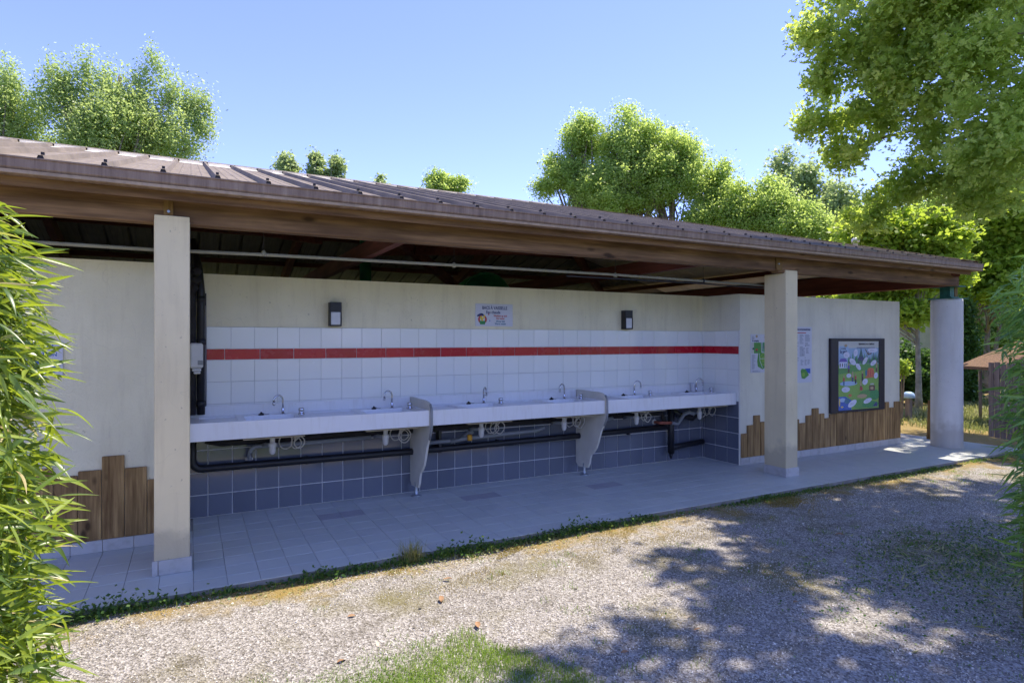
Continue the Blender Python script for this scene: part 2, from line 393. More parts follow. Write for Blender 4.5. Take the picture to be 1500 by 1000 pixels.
for x0, y0, w_, d_ in ft:
    dk = (round(x0,2), round(y0,2)) in darks
    vis = x0 > -1.7
    if vis and (cnt < 296 or dk):
        inst('floor_tile', floor_tile(w_, d_, 'floor_tile_dark' if dk else 'floor_tile'), (x0, y0, 0 + rnd.uniform(-.0006,.0006)), fl); cnt += 1
    else:
        g = .0015; dz = rnd.uniform(-.0006,.0006)
        rest.add([(x0+g,y0+g,-.006),(x0+w_-g,y0+g,-.006),(x0+w_-g,y0+d_-g,-.006),(x0+g,y0+d_-g,-.006),(x0+g,y0+g,dz),(x0+w_-g,y0+g,dz),(x0+w_-g,y0+d_-g,dz),(x0+g,y0+d_-g,dz)],
                 [(4,5,6,7),(0,1,5,4),(1,2,6,5),(2,3,7,6),(3,0,4,7)])
rest.build('floor_tile', 'floor_tile', fl, kind='stuff')

# ------------------------------------------------------------------ the washing-up shelter
B = empty('washing_shelter', (3.0, 2.8, 0), 'open fronted wash-up shelter with brown hipped metal roof, cream walls and tiled sink recess', 'building')
LX = -.155; RX = 6.045; WY = -.64; WT = 2.19
back = MB().box(LX-.15, RX+.15, .010, .17, 0, WT).build('wall', 'cream_render', B, origin=(0,0,0), label='cream rendered wall of the sink recess')
leftw = MB().box(-9, LX, WY, -.48, 0, WT+.005).box(LX-.16, LX, -.48, .010, 0, WT).build('wall', 'cream_render', B, origin=(LX,WY,0), label='roughcast cream wall left of the sink recess')
rightw = MB().box(RX, 9.5, WY, -.46, 0, WT-.01).box(RX, RX+.15, -.46, .010, 0, WT-.01).build('wall', 'cream_paint_ambient', B, origin=(RX,WY,0), label='smooth pale wall with notice boards')
# inner rear rooms (seen only through the gap above the walls)
MB().box(-9, 9.5, 6.9, 7.05, 0, 2.2).build('wall', 'cream_render', B, origin=(0,7,0), label='rear wall')
MB().box(9.42, 9.5, .9, 6.9, 0, 2.2).build('wall', 'cream_render', B, origin=(9.45,3,0), label='far side wall')
MB().box(2.5,2.6,.17,6.9,0,2.2).build('wall', 'cream_render', B, origin=(2.35,3,0), label='inner partition')

def wtile(w_, h_, mat):   # faces -Y, origin lower left
    k = ('w', round(w_,3), round(h_,3), mat)
    if k not in TCACHE:
        c = .0015; g = .0034 if 'navy' in mat else .0025 if 'red' in mat else .0012
        x0, x1, z0, z1 = g, w_-g, g, h_-g
        b = MB(); b.add([(x0,0,z0),(x1,0,z0),(x1,0,z1),(x0,0,z1),(x0,-.005,z0),(x1,-.005,z0),(x1,-.005,z1),(x0,-.005,z1),(x0+c,-.007,z0+c),(x1-c,-.007,z0+c),(x1-c,-.007,z1-c),(x0+c,-.007,z1-c)],
              [(8,9,10,11)]+[(i, (i+1)%4, 4+(i+1)%4, 4+i) for i in range(4)]+[(4+i, 4+(i+1)%4, 8+(i+1)%4, 8+i) for i in range(4)])
        TCACHE[k] = b.mesh('tile', mat)
    return TCACHE[k]
# grout backing
ZT, ZR1, ZR0, ZD = 1.712, 1.512, 1.412, .812
MB().box(-.012, RX, .003, .010, ZD, ZT).build('grout_bed', 'grout_grey', back)
MB().box(LX, RX, .003, .010, 0, ZD).build('grout_bed', 'grout_light', back)
MB().box(-.012, RX, .0018, .003, ZR0, ZR1).build('grout_bed', 'grout_light', back)
sidep = rightw
def splits(a, z, first, step):
    out = []; p = a; q = first
    while p < z-1e-4:
        e = min(q, z)
        if e-p > .008: out.append((p, e))
        p = e; q += step
    return out
def tile_rows(parent, dir_, a, z, first, rows, mat, plane):
    for z0, z1 in rows:
        for p, e in splits(a, z, first, .3 if mat == 'red_tile' else .2):
            me = wtile(e-p, z1-z0, mat); j = rnd.uniform(-.0006, .0004)
            if dir_ == 'X': inst(me.name, me, (p, plane+j, z0), parent)
            elif dir_ == 'side': inst(me.name, me, (plane+j, -p, z0), parent, rot=(0,0,-math.pi/2))
            else: inst(me.name, me, (plane-j, -e, z0), parent, rot=(0,0,math.pi/2))
W_rows = [(ZR1, ZT), (ZR0-.2, ZR0), (ZR0-.4, ZR0-.2), (ZD, ZR0-.4)]
D_rows = [(0.002, .2), (.2, .4), (.4, .6), (.6, ZD)]
tile_rows(back, 'X', -.012, RX-.008, .19, W_rows, 'white_tile', .003)
tile_rows(back, 'X', -.012, RX-.008, .137, [(ZR0, ZR1)], 'red_tile', .0018)
tile_rows(back, 'X', LX+.007, RX-.008, 0.002, D_rows, 'navy_tile', .003)
MB().box(RX-.007, RX, WY+.004, .003, ZD, ZT).build('grout_bed', 'grout_grey', sidep)
MB().box(RX-.007, RX, WY+.004, .003, 0, ZD).build('grout_bed', 'grout_light', sidep)
MB().box(RX-.0082, RX-.007, WY+.004, .003, ZR0, ZR1).build('grout_bed', 'grout_light', sidep)
tile_rows(sidep, 'side', .006, -WY-.006, .04, W_rows, 'white_tile', RX-.007)
tile_rows(sidep, 'side', .006, -WY-.006, .05, [(ZR0, ZR1)], 'red_tile', RX-.0082)
tile_rows(sidep, 'side', .006, -WY-.006, .04, D_rows, 'navy_tile', RX-.007)
MB().box(RX-.016, RX+.001, WY-.004, WY+.006, 0, ZT+.004).build('edge_trim', 'plastic_white', sidep)
MB().box(-.022, -.012, -.008, .010, ZD, ZT+.3).build('edge_trim', 'frame_dark', back)

# skirting tiles
def skirting(parent, x0, x1, y, first, h=.092):
    for p, e in splits(x0, x1, first, .2):
        b = MB().box(p+.0015, e-.0015, y-.011, y+.002, 0.001, h, .002)
        b.build('skirting_tile', 'skirting_tile', parent, origin=(p, y, 0))
skirting(leftw, -1.9, LX-.0, WY, -1.723)
skirting(rightw, RX+.004, 9.5, WY, 6.2)
# planks
def plank(parent, x0, x1, y, z0, z1):
    c = .004; t = .02 + rnd.uniform(-.002, .003)
    b = MB().box(x0+.002, x1-.002, y-t, y-.001, z0, z1, c)
    b.build('plank', 'plank_wood', parent, origin=(x0, y, z0))
hl = [.56,.64,.53,.70,.62,.60,.55,.66,.59,.619,.717,.616,.513,.608]
x = -.435 - .147*12
edges = [x + .147*k for k in range(14)] + [LX]
for k in range(14):
    if edges[k+1] <= LX+.01: plank(leftw, edges[k], min(edges[k+1], LX-.004), WY, .095, hl[k])
# right wall planks, edges and tops measured along the wall
pr = [(6.055,6.16,.40),(6.16,6.28,.50),(6.28,6.40,.62),(6.40,6.52,.53),(6.52,6.65,.58),(6.65,6.78,.45),(6.78,6.90,.55),(6.90,7.02,.47),(7.02,7.16,.52),(7.16,7.30,.465),
      (7.30,7.43,.56),(7.43,7.57,.65),(7.57,7.69,.57),(7.69,7.80,.50),(7.80,7.95,.55),(7.95,8.09,.56),(8.09,8.20,.55),(8.20,8.33,.56),(8.33,8.45,.56),(8.45,8.57,.55),(8.57,8.69,.55),(8.69,8.80,.56),(8.80,8.92,.56),(8.92,9.05,.56),(9.05,9.20,.66),(9.20,9.34,.57),(9.34,9.495,.655)]
for x0, x1, h in pr: plank(rightw, x0, x1, WY, .095, h)

# pillars
def pillar(x0, x1, y0, y1, h, lab):
    p = MB().box(x0, x1, y0, y1, 0, h-.03, .006).box(x0+.002, x1-.002, y0+.002, y0+.032, h-.2, h, .003).build('pillar', 'cream_paint', B, origin=((x0+x1)/2, y0, 0), label=lab)
    o = .012
    for bx in ((x0-o, (x0+.023), y0-o, y0), ((x0+.026), x1+o, y0-o, y0), (x0-o, x0, y0, y1), (x1, x1+o, y0, y1)):
        MB().box(bx[0]+.0005, bx[1]-.0005, bx[2], bx[3], .001, .10, .0015).build('skirting_tile', 'skirting_tile', p, origin=(bx[0], bx[2], 0))
    return p
pillar(-.356, -.141, -1.38, -1.08, 2.44, 'cream square pillar nearest the camera')
pillar(5.985, 6.19, -1.365, -1.06, 2.405, 'grey cream square pillar by the notices')
col = MB().lathe([(.212,0),(.204,.012),(.203,.03),(.203,2.16),(.199,2.2)], (9.90,-1.10,0), 48).build('column', 'column_paint', B, origin=(9.9,-1.1,0), label='round pale column at the far end')
b = MB().box(9.70,10.10,-1.29,-.93,2.20,2.213).box(9.66,10.0,-1.31,-.95,2.375,2.392).box(9.79,9.90,-1.2,-1.06,2.213,2.375).box(9.74,9.96,-1.24,-1.22,2.213,2.232)
b.build('bracket', 'green_steel', col)
MB().box(9.92,10.0,-1.2,-1.08,2.214,2.374).build('packer', 'block_wood', col)

# front beam (two lengths) and its joint blocks
def beam(name, x0, x1, y0, y1, z0, z1, m='beam_wood', parent=B, lab=None):
    return MB().box(x0, x1, y0, y1, z0, z1, .006).build(name, m, parent, origin=((x0+x1)/2, (y0+y1)/2, z0), label=lab)
beam('beam', -9, -.275, -1.345, -1.24, 2.39, 2.70)
beam('beam', -.270, 5.88, -1.343, -1.24, 2.393, 2.70)
beam('beam', 5.885, 9.74, -1.345, -1.24, 2.375, 2.68)
for x in (-.30, 5.83):
    blk = MB().box(x, x+.058 if x < 0 else x+.10, -1.362, -1.345, 2.40, 2.66, .003).build('joint_block', 'block_wood', B, origin=(x, -1.36, 2.4))
    bb = MB()
    for z in (2.47, 2.56): bb.tube([(x+.03, -1.362, z), (x+.03, -1.374, z)], .009, 8)
    bb.build('bolt', 'galvanised', blk)
# end beam and rafters, trusses
beam('beam', 9.60, 9.74, -1.24, 7.1, 2.375, 2.68, 'truss_wood', lab='red brown end beam running to the rear')
RZ0 = 2.665; SL = .279; RY0 = -1.58; RYR = 2.8; RIDZ = RZ0+(RYR-RY0)*SL
def rz(y): return RZ0 + (min(y, 2*RYR-y)-RY0)*SL
def bar(p, q, w_, h_, m, name='rafter', up=(0,0,1)):
    p = Vector(p); q = Vector(q); t = (q-p).normalized(); s = t.cross(Vector(up)).normalized(); u = s.cross(t)
    vs = [a + s*i*w_/2 + u*j*h_/2 for a in (p, q) for i, j in ((-1,-1),(1,-1),(1,1),(-1,1))]
    b = MB().add(vs, [(3,2,1,0),(4,5,6,7),(0,1,5,4),(1,2,6,5),(2,3,7,6),(3,0,4,7)])
    return b.build(name, m, B, origin=p)
for X in (-4.2, -1.9, 1.45, 4.9):
    bar((X,-1.24,rz(-1.24)-.13), (X,RYR,RIDZ-.15), .09, .18, 'truss_wood')
    bar((X,6.8,rz(6.8)-.13), (X,RYR,RIDZ-.15), .09, .18, 'truss_wood')
    bar((X,-1.24,2.50), (X,6.8,2.50), .08, .16, 'truss_wood', 'tie_beam')
bar((9.65,-1.4,2.60), (5.33,RYR,RIDZ-.15), .09, .20, 'truss_wood', 'hip_rafter')
bar((9.65,7.0,2.60), (5.33,RYR,RIDZ-.15), .09, .20, 'truss_wood', 'hip_rafter')
bar((-1.9,-1.24,2.62), (1.45,2.6,3.0), .08, .16, 'truss_wood', 'brace')
bar((4.9,-1.2,2.62), (2.3,2.6,2.9), .08, .16, 'truss_wood', 'brace')
bar((4.9,5.5,2.55), (1.45,.3,3.0), .08, .16, 'truss_wood', 'brace')
for Y in (-.2, 1.0, 2.3, 3.4, 4.6, 5.8):
    xr = 9.6 - max(0, abs(min(Y, 2*RYR-Y)-RY0)) 
    bar((-9, Y, rz(Y)-.055), (xr, Y, rz(Y)-.055), .06, .08, 'truss_wood_x', 'purlin')
for X in (6.5, 7.8, 9.0):
    s_ = 9.75-X
    bar((X, RY0+s_+.1, 2.63+s_*SL-.06), (X, 2*RYR-RY0-s_-.1, 2.63+s_*SL-.06), .06, .08, 'truss_wood', 'purlin')
MB().tube([(2.14,2.8,0),(2.14,2.8,RIDZ-.2)], .085, 14).build('post', 'green_paint', B, origin=(2.14,2.8,0), label='dark green steel post inside the block')

# ---- roof: one panel object per sheet
roof = empty('roof', (0, RYR, RIDZ), None, None, parent=B)
PITCH = .3205
def panel(a0, dirn, orgn, width, up, len0, len1, mat='roof_metal', rib=True):
    """sheet between a0..a0+width along dirn, from eave (0) to len0/len1 (plan) at its two edges"""
    d = Vector(dirn); u = Vector(up); O = Vector(orgn)
    def P(a, s_, h): return O + d*a + u*s_ + Vector((0,0,SL*s_+h))
    def L(t): return len0 + (len1-len0)*t
    t_ = .0016; rw = .036; rh = .038
    # section across: rib then pan with two faint stiffeners
    sec = [(0,0),(rw*.28,rh),(rw*.95,rh),(rw*1.35,0)]
    for c in (.36,.60,.82): sec += [(width*c-.012,0),(width*c-.007,.004),(width*c+.007,.004),(width*c+.012,0)]
    sec += [(width,0)]
    n = len(sec); vs = []
    for h0 in (0, -t_):
        for (a, h) in sec: vs.append(P(a0+a, 0, h+h0))
        for (a, h) in sec: vs.append(P(a0+a, L(a/width), h+h0))
    fs = []
    for i in range(n-1):
        fs.append((i, i+1, n+i+1, n+i)); fs.append((2*n+i+1, 2*n+i, 3*n+i, 3*n+i+1)); fs.append((i+1, i, 2*n+i, 2*n+i+1))
    b = MB().add(vs, fs)
    # closure at rib end and screws
    b.cur = 1
    b.add([P(a0+.002,.006,0), P(a0+rw*1.33,.006,0), P(a0+rw*.95,.006,rh-.002), P(a0+rw*.28,.006,rh-.002)], [(0,1,2,3)])
    if min(len0, len1) > .4:
        for s_ in (.07,):
            c = P(a0+rw*.62, s_, rh)
            b.box(c.x-.009, c.x+.009, c.y-.009, c.y+.009, c.z, c.z+.016)
    return b.build('roof_panel', [mat, 'screw'], roof, origin=O+d*a0)
HX = 9.77      # eave corner
k = 0; x = .003 - PITCH*28
while x < HX-.05:
    w_ = min(PITCH, HX-x); f = lambda q: min(RYR-RY0, HX-q)
    if x > -9.2:
        panel(x, (1,0,0), (0,RY0,RZ0), w_, (0,1,0), f(x), f(x+w_)+.0)
        panel(-x-w_, (-1,0,0), (0,2*RYR-RY0,RZ0), w_, (0,-1,0), f(x+w_), f(x))
    x += PITCH
y = RY0
while y < 2*RYR-RY0-.05:
    w_ = min(PITCH, 2*RYR-RY0-y); g = lambda q: min(q-RY0, 2*RYR-RY0-q)
    panel(y, (0,1,0), (HX,0,RZ0), w_, (-1,0,0), max(.001,g(y)), max(.001,g(y+w_)))
    y += PITCH
basic('ceiling_pale', (.62,.54,.44), .7, .12, 4)
def hz(X, dz): return RZ0 + (HX-X)*SL + dz
for k_ in range(14):
    ya = -1.2+.42*k_; yb = ya+.41
    if yb > 6: break
    ym = max(abs(ya-RYR), abs(yb-RYR)); xa = HX-(RYR-RY0-ym)+.05; xb = 9.58
    if xb-xa < .2: continue
    MB().add([(xa,ya,hz(xa,-.025)),(xb,ya,hz(xb,-.025)),(xb,yb,hz(xb,-.025)),(xa,yb,hz(xa,-.025)),(xa,ya,hz(xa,-.017)),(xb,ya,hz(xb,-.017)),(xb,yb,hz(xb,-.017)),(xa,yb,hz(xa,-.017))],
       [(0,3,2,1),(4,5,6,7),(0,1,5,4),(1,2,6,5),(2,3,7,6),(3,0,4,7)]).build('ceiling_panel', 'ceiling_pale', roof, origin=(xa,ya,hz(xa,0)))
# ridge caps with light closures standing between the ribs
rx = HX-(RYR-RY0)
b = MB()
b.prism([(RYR-.17, RIDZ-.047+.04), (RYR, RIDZ+.045), (RYR+.17, RIDZ-.047+.04), (RYR+.17, RIDZ-.047+.037), (RYR, RIDZ+.041), (RYR-.17, RIDZ-.047+.037)], 'X', -9.2, rx+.1)
b.build('ridge_cap', 'roof_metal', roof)
cb = MB(); x = .003 - PITCH*28
while x < rx:
    if x > -9.2:
        za, zb = RIDZ-.17*SL, RIDZ-.42*SL
        cb.add([(x+.055,RYR-.42,zb+.006),(x+PITCH-.006,RYR-.42,zb+.006),(x+PITCH-.006,RYR-.16,za+.012),(x+.055,RYR-.16,za+.012),(x+.055,RYR-.42,zb+.001),(x+PITCH-.006,RYR-.42,zb+.001)], [(0,1,2,3),(4,5,1,0)])
    x += PITCH
x = .003 - PITCH*28
while x < rx:
    if x > -9.2: cb.box(x+.055, x+PITCH-.004, RYR-.176, RYR-.171, RIDZ-.17*SL-.002, RIDZ-.17*SL+.036)
    x += PITCH
cb.build('ridge_closure', 'ridge_metal', roof)
for s_ in (-1, 1):
    y0 = RYR + s_*(RYR-RY0); e = Vector((HX, y0, RZ0+.045)); t = Vector((rx, RYR, RIDZ+.045)); d = (t-e); sd_ = Vector((d.y, -d.x, 0)).normalized()*.10
    b = MB().add([e-sd_-Vector((0,0,.02)), e, e+sd_-Vector((0,0,.02)), t-sd_-Vector((0,0,.02)), t, t+sd_-Vector((0,0,.02))], [(0,1,4,3),(1,2,5,4),(3,4,1,0),(4,5,2,1)])
    b.build('hip_cap', 'roof_metal', roof)
# gutter: moulded section
gp = [(-1.52,2.575),(-1.595,2.570),(-1.605,2.578),(-1.605,2.594),(-1.617,2.602),(-1.622,2.61),(-1.622,2.660),(-1.630,2.664),(-1.630,2.672),(-1.618,2.672),(-1.615,2.60),(-1.60,2.583),(-1.53,2.583),(-1.53,2.66),(-1.52,2.66)]
gm = MB(); gm.prism(gp, 'X', -9, 9.80)
gm.prism([(9.75-(p[0]+1.52)+.0, p[1]) for p in gp][::-1], 'Y', -1.60, 7.2)
gm.build('gutter', 'gutter_brown', B, origin=(0,-1.6,2.6), label='brown guttering along the eave')
b = MB().box(-9, 9.78, -1.6235, -1.603, 2.5735, 2.593); b.build('gutter_lip', 'gutter_lip', B, origin=(0,-1.6,2.57))
MB().box(-9, 9.70, -1.515, -1.493, 2.52, 2.655).build('fascia_board', 'beam_wood', B, origin=(0,-1.5,2.5))
MB().box(-9, 9.70, -1.493, -1.346, 2.60, 2.615).build('soffit_board', 'beam_wood', B, origin=(0,-1.4,2.6))
# roof vent
MB().lathe([(.035,0),(.035,.10),(.055,.105),(.055,.15),(.02,.175)], (8.55,-.55,2.93), 14).build('vent_pipe', 'plastic_white', B, label='small white vent cowl on the roof end')

# cream rail pipe hung under the roof
rp = empty('hanging_pipe', (2.4,-1.0,2.26), 'long thin cream pipe hung on clips below the front beam', 'pipe')
MB().tube([(-4,-1.0,2.265),(-.4,-1.0,2.25),(.4,-1,2.262),(2,-1,2.272),(3.8,-1,2.276),(6.3,-1,2.255)], .014, 10).build('pipe', 'cream_pipe', rp)
MB().tube([(3.2,-.985,2.236),(4.8,-.985,2.24),(6.3,-.985,2.225)], .008, 8).build('pipe', 'black_plastic', rp)
for X in (-1.9, .37, 1.98, 3.8, 5.05):
    MB().tube([(X,-1.0,2.262),(X,-1.0,rz(-1.0)-.02)], .0022, 6).build('hanger', 'frame_dark', rp)
    MB().lathe([(.017,-.018),(.020,0),(.017,.018),(.006,.03)], (X,-1.0,2.268), 10).build('clip', 'cream_pipe' if X < 5 else 'black_plastic', rp)

# ------------------------------------------------------------------ vertical pipes in the left corner and pipework under the sinks
vp = empty('soil_pipes', (-.085,-.06,0), 'pair of dark lagged pipes rising in the corner beside the near pillar', 'pipes')
MB().tube([(-.125,-.055,.93),(-.125,-.055,2.1),(-.13,-.04,2.25),(-.16,.1,2.45)], .031, 12).build('pipe', 'dark_lagging', vp)
MB().tube([(-.055,-.055,.93),(-.055,-.055,2.02),(-.07,-.03,2.2),(-.12,.15,2.5)], .033, 12).build('pipe', 'black_plastic', vp)
MB().tube([(-.024,-.03,.95),(-.024,-.03,1.9)], .004, 6).build('cable', 'white_pvc', vp)
cl = MB()
for z in (1.0, 1.55, 1.93): cl.tube([(-.055,-.055,z),(-.055,-.055,z+.05)], .038, 12)
cl.build('collar', 'black_plastic', vp)
for i_, (z, r_) in enumerate(((2.05,.045),(2.12,.055),(2.2,.05))): MB().lathe([(.02,-.04),(r_,0),(.02,.045)], (-.11+.01*i_,-.06,z), 9).build('lagging_bundle', 'dark_lagging', vp)

uw = empty('pipework', (2.9,-.06,.44), 'black and grey waste pipes running along the navy tiles under the sinks', 'pipes')
def arc_pts(c, r, a0, a1, n=6, plane='XZ'):
    out = []
    for i in range(n+1):
        a = R(a0+(a1-a0)*i/n); out.append((c[0]+r*math.cos(a), c[1], c[2]+r*math.sin(a)))
    return out
main = [(-.125,-.08,.90)] + arc_pts((-.045,-.08,.53), .08, 180, 270) + [(.6,-.08,.447),(1.9,-.08,.44),(3.9,-.08,.45),(5.33,-.08,.47)]
MB().tube(main, .034, 14).build('pipe', 'black_plastic', uw)
MB().tube([(-.02,-.085,.70),(.1,-.085,.665),(1.9,-.085,.66),(3.5,-.085,.655),(5.15,-.085,.645)]+arc_pts((5.2,-.085,.60),.06,90,0)+[(5.34,-.085,.45)], .028, 12).build('pipe', 'dark_lagging', uw)
MB().tube([(5.40,-.09,.74),(5.40,-.09,.12)], [.042,.042], 14).tube([(5.40,-.09,.12),(5.40,-.09,.05)], [.03,.012], 10).tube([(5.40,-.09,.19),(5.50,-.09,.20),(5.96,-.09,.23)], .036, 12).build('drain_stack', 'black_plastic', uw)
MB().tube([(5.40,-.09,.70),(5.5,-.13,.62),(5.7,-.16,.56),(5.8,-.15,.62)], .034, 12).build('pipe', 'black_plastic', uw)
for X in (.85, 2.15, 2.9, 4.75):
    MB().box(X-.012, X+.012, -.05, .0, .40, .48).build('pipe_clip', 'black_plastic', uw)
MB().box(2.18,2.21,-.1,0,.40,.66).build('pipe_bracket', 'black_plastic', uw)
# grey branch pipes
MB().tube([(.335,-.12,.50),(.34,-.12,.56)]+arc_pts((.40,-.12,.56),.06,180,90,4)+[(.7,-.12,.615),(1.45,-.12,.625)], .021, 10).build('branch_pipe', 'grey_pvc', uw)
MB().lathe([(.035,0),(.035,.02)], (.335,-.10,.50), 12).build('collar', 'white_pvc', uw)
MB().tube([(1.95,-.12,.52),(2.4,-.12,.525),(2.5,-.16,.60),(2.52,-.2,.61)], .021, 10).build('branch_pipe', 'grey_pvc', uw)
MB().tube([(2.3,-.13,.515),(2.45,-.17,.545),(2.6,-.17,.55),(3.35,-.12,.56),(3.45,-.14,.59)], .021, 10).build('branch_pipe', 'grey_pvc', uw)
MB().lathe([(.027,-.03),(.027,.03)], (2.49,-.2,.555), 10).build('joint', 'cloth_flower', uw)
MB().tube([(4.0,-.12,.60),(4.3,-.13,.625),(4.42,-.14,.64)], .021, 10).build('branch_pipe', 'grey_pvc', uw)
MB().tube([(5.18,-.02,.53),(5.22,-.10,.525),(5.38,-.12,.52)], .02, 10).build('elbow_pipe', 'copper', uw)
MB().tube([(5.38,-.12,.52),(5.48,-.13,.50),(5.5,-.16,.56)]+[(5.52,-.2,.63),(5.57,-.25,.66),(5.62,-.28,.63)], .024, 10).build('branch_pipe', 'grey_pvc', uw)
MB().tube([(5.185,0,.53),(5.185,-.02,.53)], .035, 12).build('collar', 'white_pvc', uw)

# ------------------------------------------------------------------ sinks
SZ = .918; SF = -.60
def bowl_top(x0, x1, mb):
    """top skin with two bowls and two drainers, all real recesses"""
    L = x1-x0
    xs_ = [x0]
    cells = []
    def hole(a, b_, c, d, dep): return (a, b_, c, d, dep)
    H = [hole(x0+.42, x0+.86, -.50, -.17, .15), hole(x0+1.46, x0+1.90 if x0+1.90 < x1-.06 else x1-.07, -.50, -.17, .15),
         hole(x0+.06, x0+.36, -.53, -.08, .014), hole(x0+.99, x0+1.40, -.53, -.08, .014)]
    gx_ = sorted({x0, x1} | {h[0] for h in H} | {h[1] for h in H}); gy_ = sorted({SF+.02, -.022, -.53, -.50, -.17, -.08})
    ins = lambda x, y: next((h for h in H if h[0] < x < h[1] and h[2] < y < h[3]), None)
    for i in range(len(gx_)-1):
        for j in range(len(gy_)-1):
            a, b_, c, d = gx_[i], gx_[i+1], gy_[j], gy_[j+1]
            if ins((a+b_)/2, (c+d)/2) is None: mb.add([(a,c,SZ-.012),(b_,c,SZ-.012),(b_,d,SZ-.012),(a,d,SZ-.012)], [(0,1,2,3)])
    for a, b_, c, d, dep in H:
        s_ = min(.03, dep*.6); zt = SZ-.012; zb = zt-dep
        mb.add([(a,c,zt),(b_,c,zt),(b_,d,zt),(a,d,zt),(a+s_,c+s_,zb),(b_-s_,c+s_,zb),(b_-s_,d-s_,zb),(a+s_,d-s_,zb)],
               [(4,5,6,7),(0,1,5,4),(1,2,6,5),(2,3,7,6),(3,0,4,7)], False)
    return H
faucet_me = trap_me = None
def sink(x0, x1, label, ex=None):
    t = empty('double_sink', ((x0+x1)/2, -.3, 0), label, 'sink', 'white double sinks along the tiled wall')
    mb = MB(); H = bowl_top(x0+.012, x1-.012, mb)
    mb.build('basin_top', 'sink_white', t)
    MB().box(x0, x1, SF, SF+.022, SZ-.15, SZ, .004).build('apron', 'sink_white', t)
    MB().box(x0+.002, x1-.002, -.024, -.005, SZ-.03, .998, .004).box(x0, x0+.014, SF+.022, -.024, SZ-.14, SZ).box(x1-.014, x1, SF+.022, -.024, SZ-.14, SZ).build('upstand', 'sink_white', t)
    bx = [x0+.665, x0+1.70]
    for i, h in enumerate(H[:2]):
        b = MB(); b.box(h[0]-.03, h[1]+.03, h[2]-.05, h[3]+.04, SZ-.172, SZ-.163, .003); b.build('bowl_base', 'sink_cream', t)
    for i, (bxx) in enumerate(bx):
        fx = x0 + (.77, 1.81)[i]
        # trap
        tx = x0+.66+1.035*i; ty = -.30
        tr = MB().lathe([(.024,.745),(.030,.742),(.030,.715),(.022,.71),(.022,.672),(.034,.668),(.034,.64),(.029,.63),(.029,.60),(.022,.575),(.010,.565)], (tx,ty,0), 14).build('bottle_trap', 'white_pvc', t, origin=(tx,ty,.6))
        MB().tube([(tx,ty,.648),(tx-.05,ty+.1,.645),(tx-.06,ty+.17,.63)], .017, 10).build('outlet', 'grey_pvc', tr)
        # hoses
        hs_ = MB(); r2 = random.Random(int(x0*100)+i)
        for q in range(3):
            c = Vector((tx+.15+.035*q+r2.uniform(-.03,.03), -.2-.04*q, .70+r2.uniform(-.02,.01))); rr = .035+.035*r2.random(); n_ = 18
            pts = [(c.x-.03, c.y, .76)]+[(c.x+rr*math.cos(R(150+ k*(300+40*q)/n_))*1.0, c.y+.01*math.sin(k), c.z-.045+rr*1.15*math.sin(R(150+k*(300+40*q)/n_))) for k in range(n_+1)]+[(c.x+.06, c.y, .76)]
            hs_.tube(pts, .0055, 6)
        hs_.build('hose', 'cream_hose', t)
        # swan-neck tap: turned towards the bowl
        ang = {0: R(200), 1: R(215)}[i] if ex is None else R(ex[i])
        f = empty('tap', (fx, -.125, SZ-.012), None, None, parent=t)
        dx, dy = math.cos(ang), math.sin(ang)
        pts = [(fx, -.125, SZ-.01), (fx, -.125, SZ+.10)]
        for k in range(9):
            a = R(180*k/8*1.08); rr = .047
            pts.append((fx+dx*rr*(1-math.cos(a)), -.125+dy*rr*(1-math.cos(a)), SZ+.115+rr*math.sin(a)))
        MB().tube(pts, [.0085]*len(pts), 10).build('spout', 'chrome', f)
        e_ = Vector(pts[-1]); MB().lathe([(.012,-.03),(.013,-.012),(.010,.004)], e_, 10).build('aerator', 'chrome', f)
        MB().lathe([(.024,0),(.024,.004),(.013,.010),(.013,.05),(.010,.06)], (fx,-.125,SZ-.012), 12).build('tap_base', 'chrome', f)
        # push button
        px = x0+(.915, 1.955)[i]
        if px < x1-.04: MB().lathe([(.032,0),(.032,.006),(.026,.012),(.024,.022),(.020,.03),(.027,.034),(.026,.056),(.018,.062)], (px,-.25,SZ-.012), 16).build('push_button', 'chrome', t, origin=(px,-.25,SZ))
        # plug on a chain
        MB().lathe([(.024,0),(.026,.01),(.012,.018),(.006,.03)], (fx-.19,-.15,SZ-.012), 12).tube([(fx-.19,-.15,SZ+.012),(fx-.15,-.16,SZ-.004),(fx-.12,-.14,SZ-.004)], .0022, 5).build('plug', 'black_plastic', t, origin=(fx-.19,-.15,SZ))
        MB().tube([(bxx-.05,-.169,SZ-.07),(bxx-.05,-.172,SZ-.07)], .012, 10).build('overflow', 'plastic_grey', t)
    return t
sink(-.147, 1.892, 'white double sink unit nearest the camera, starting behind the near square pillar', (205, 200))
sink(1.918, 3.966, 'middle white double sink unit, between the two curved support panels', (262, 205))
sink(3.994, 6.03, 'far white double sink unit ending against the navy tiled side wall', (-10, -20))
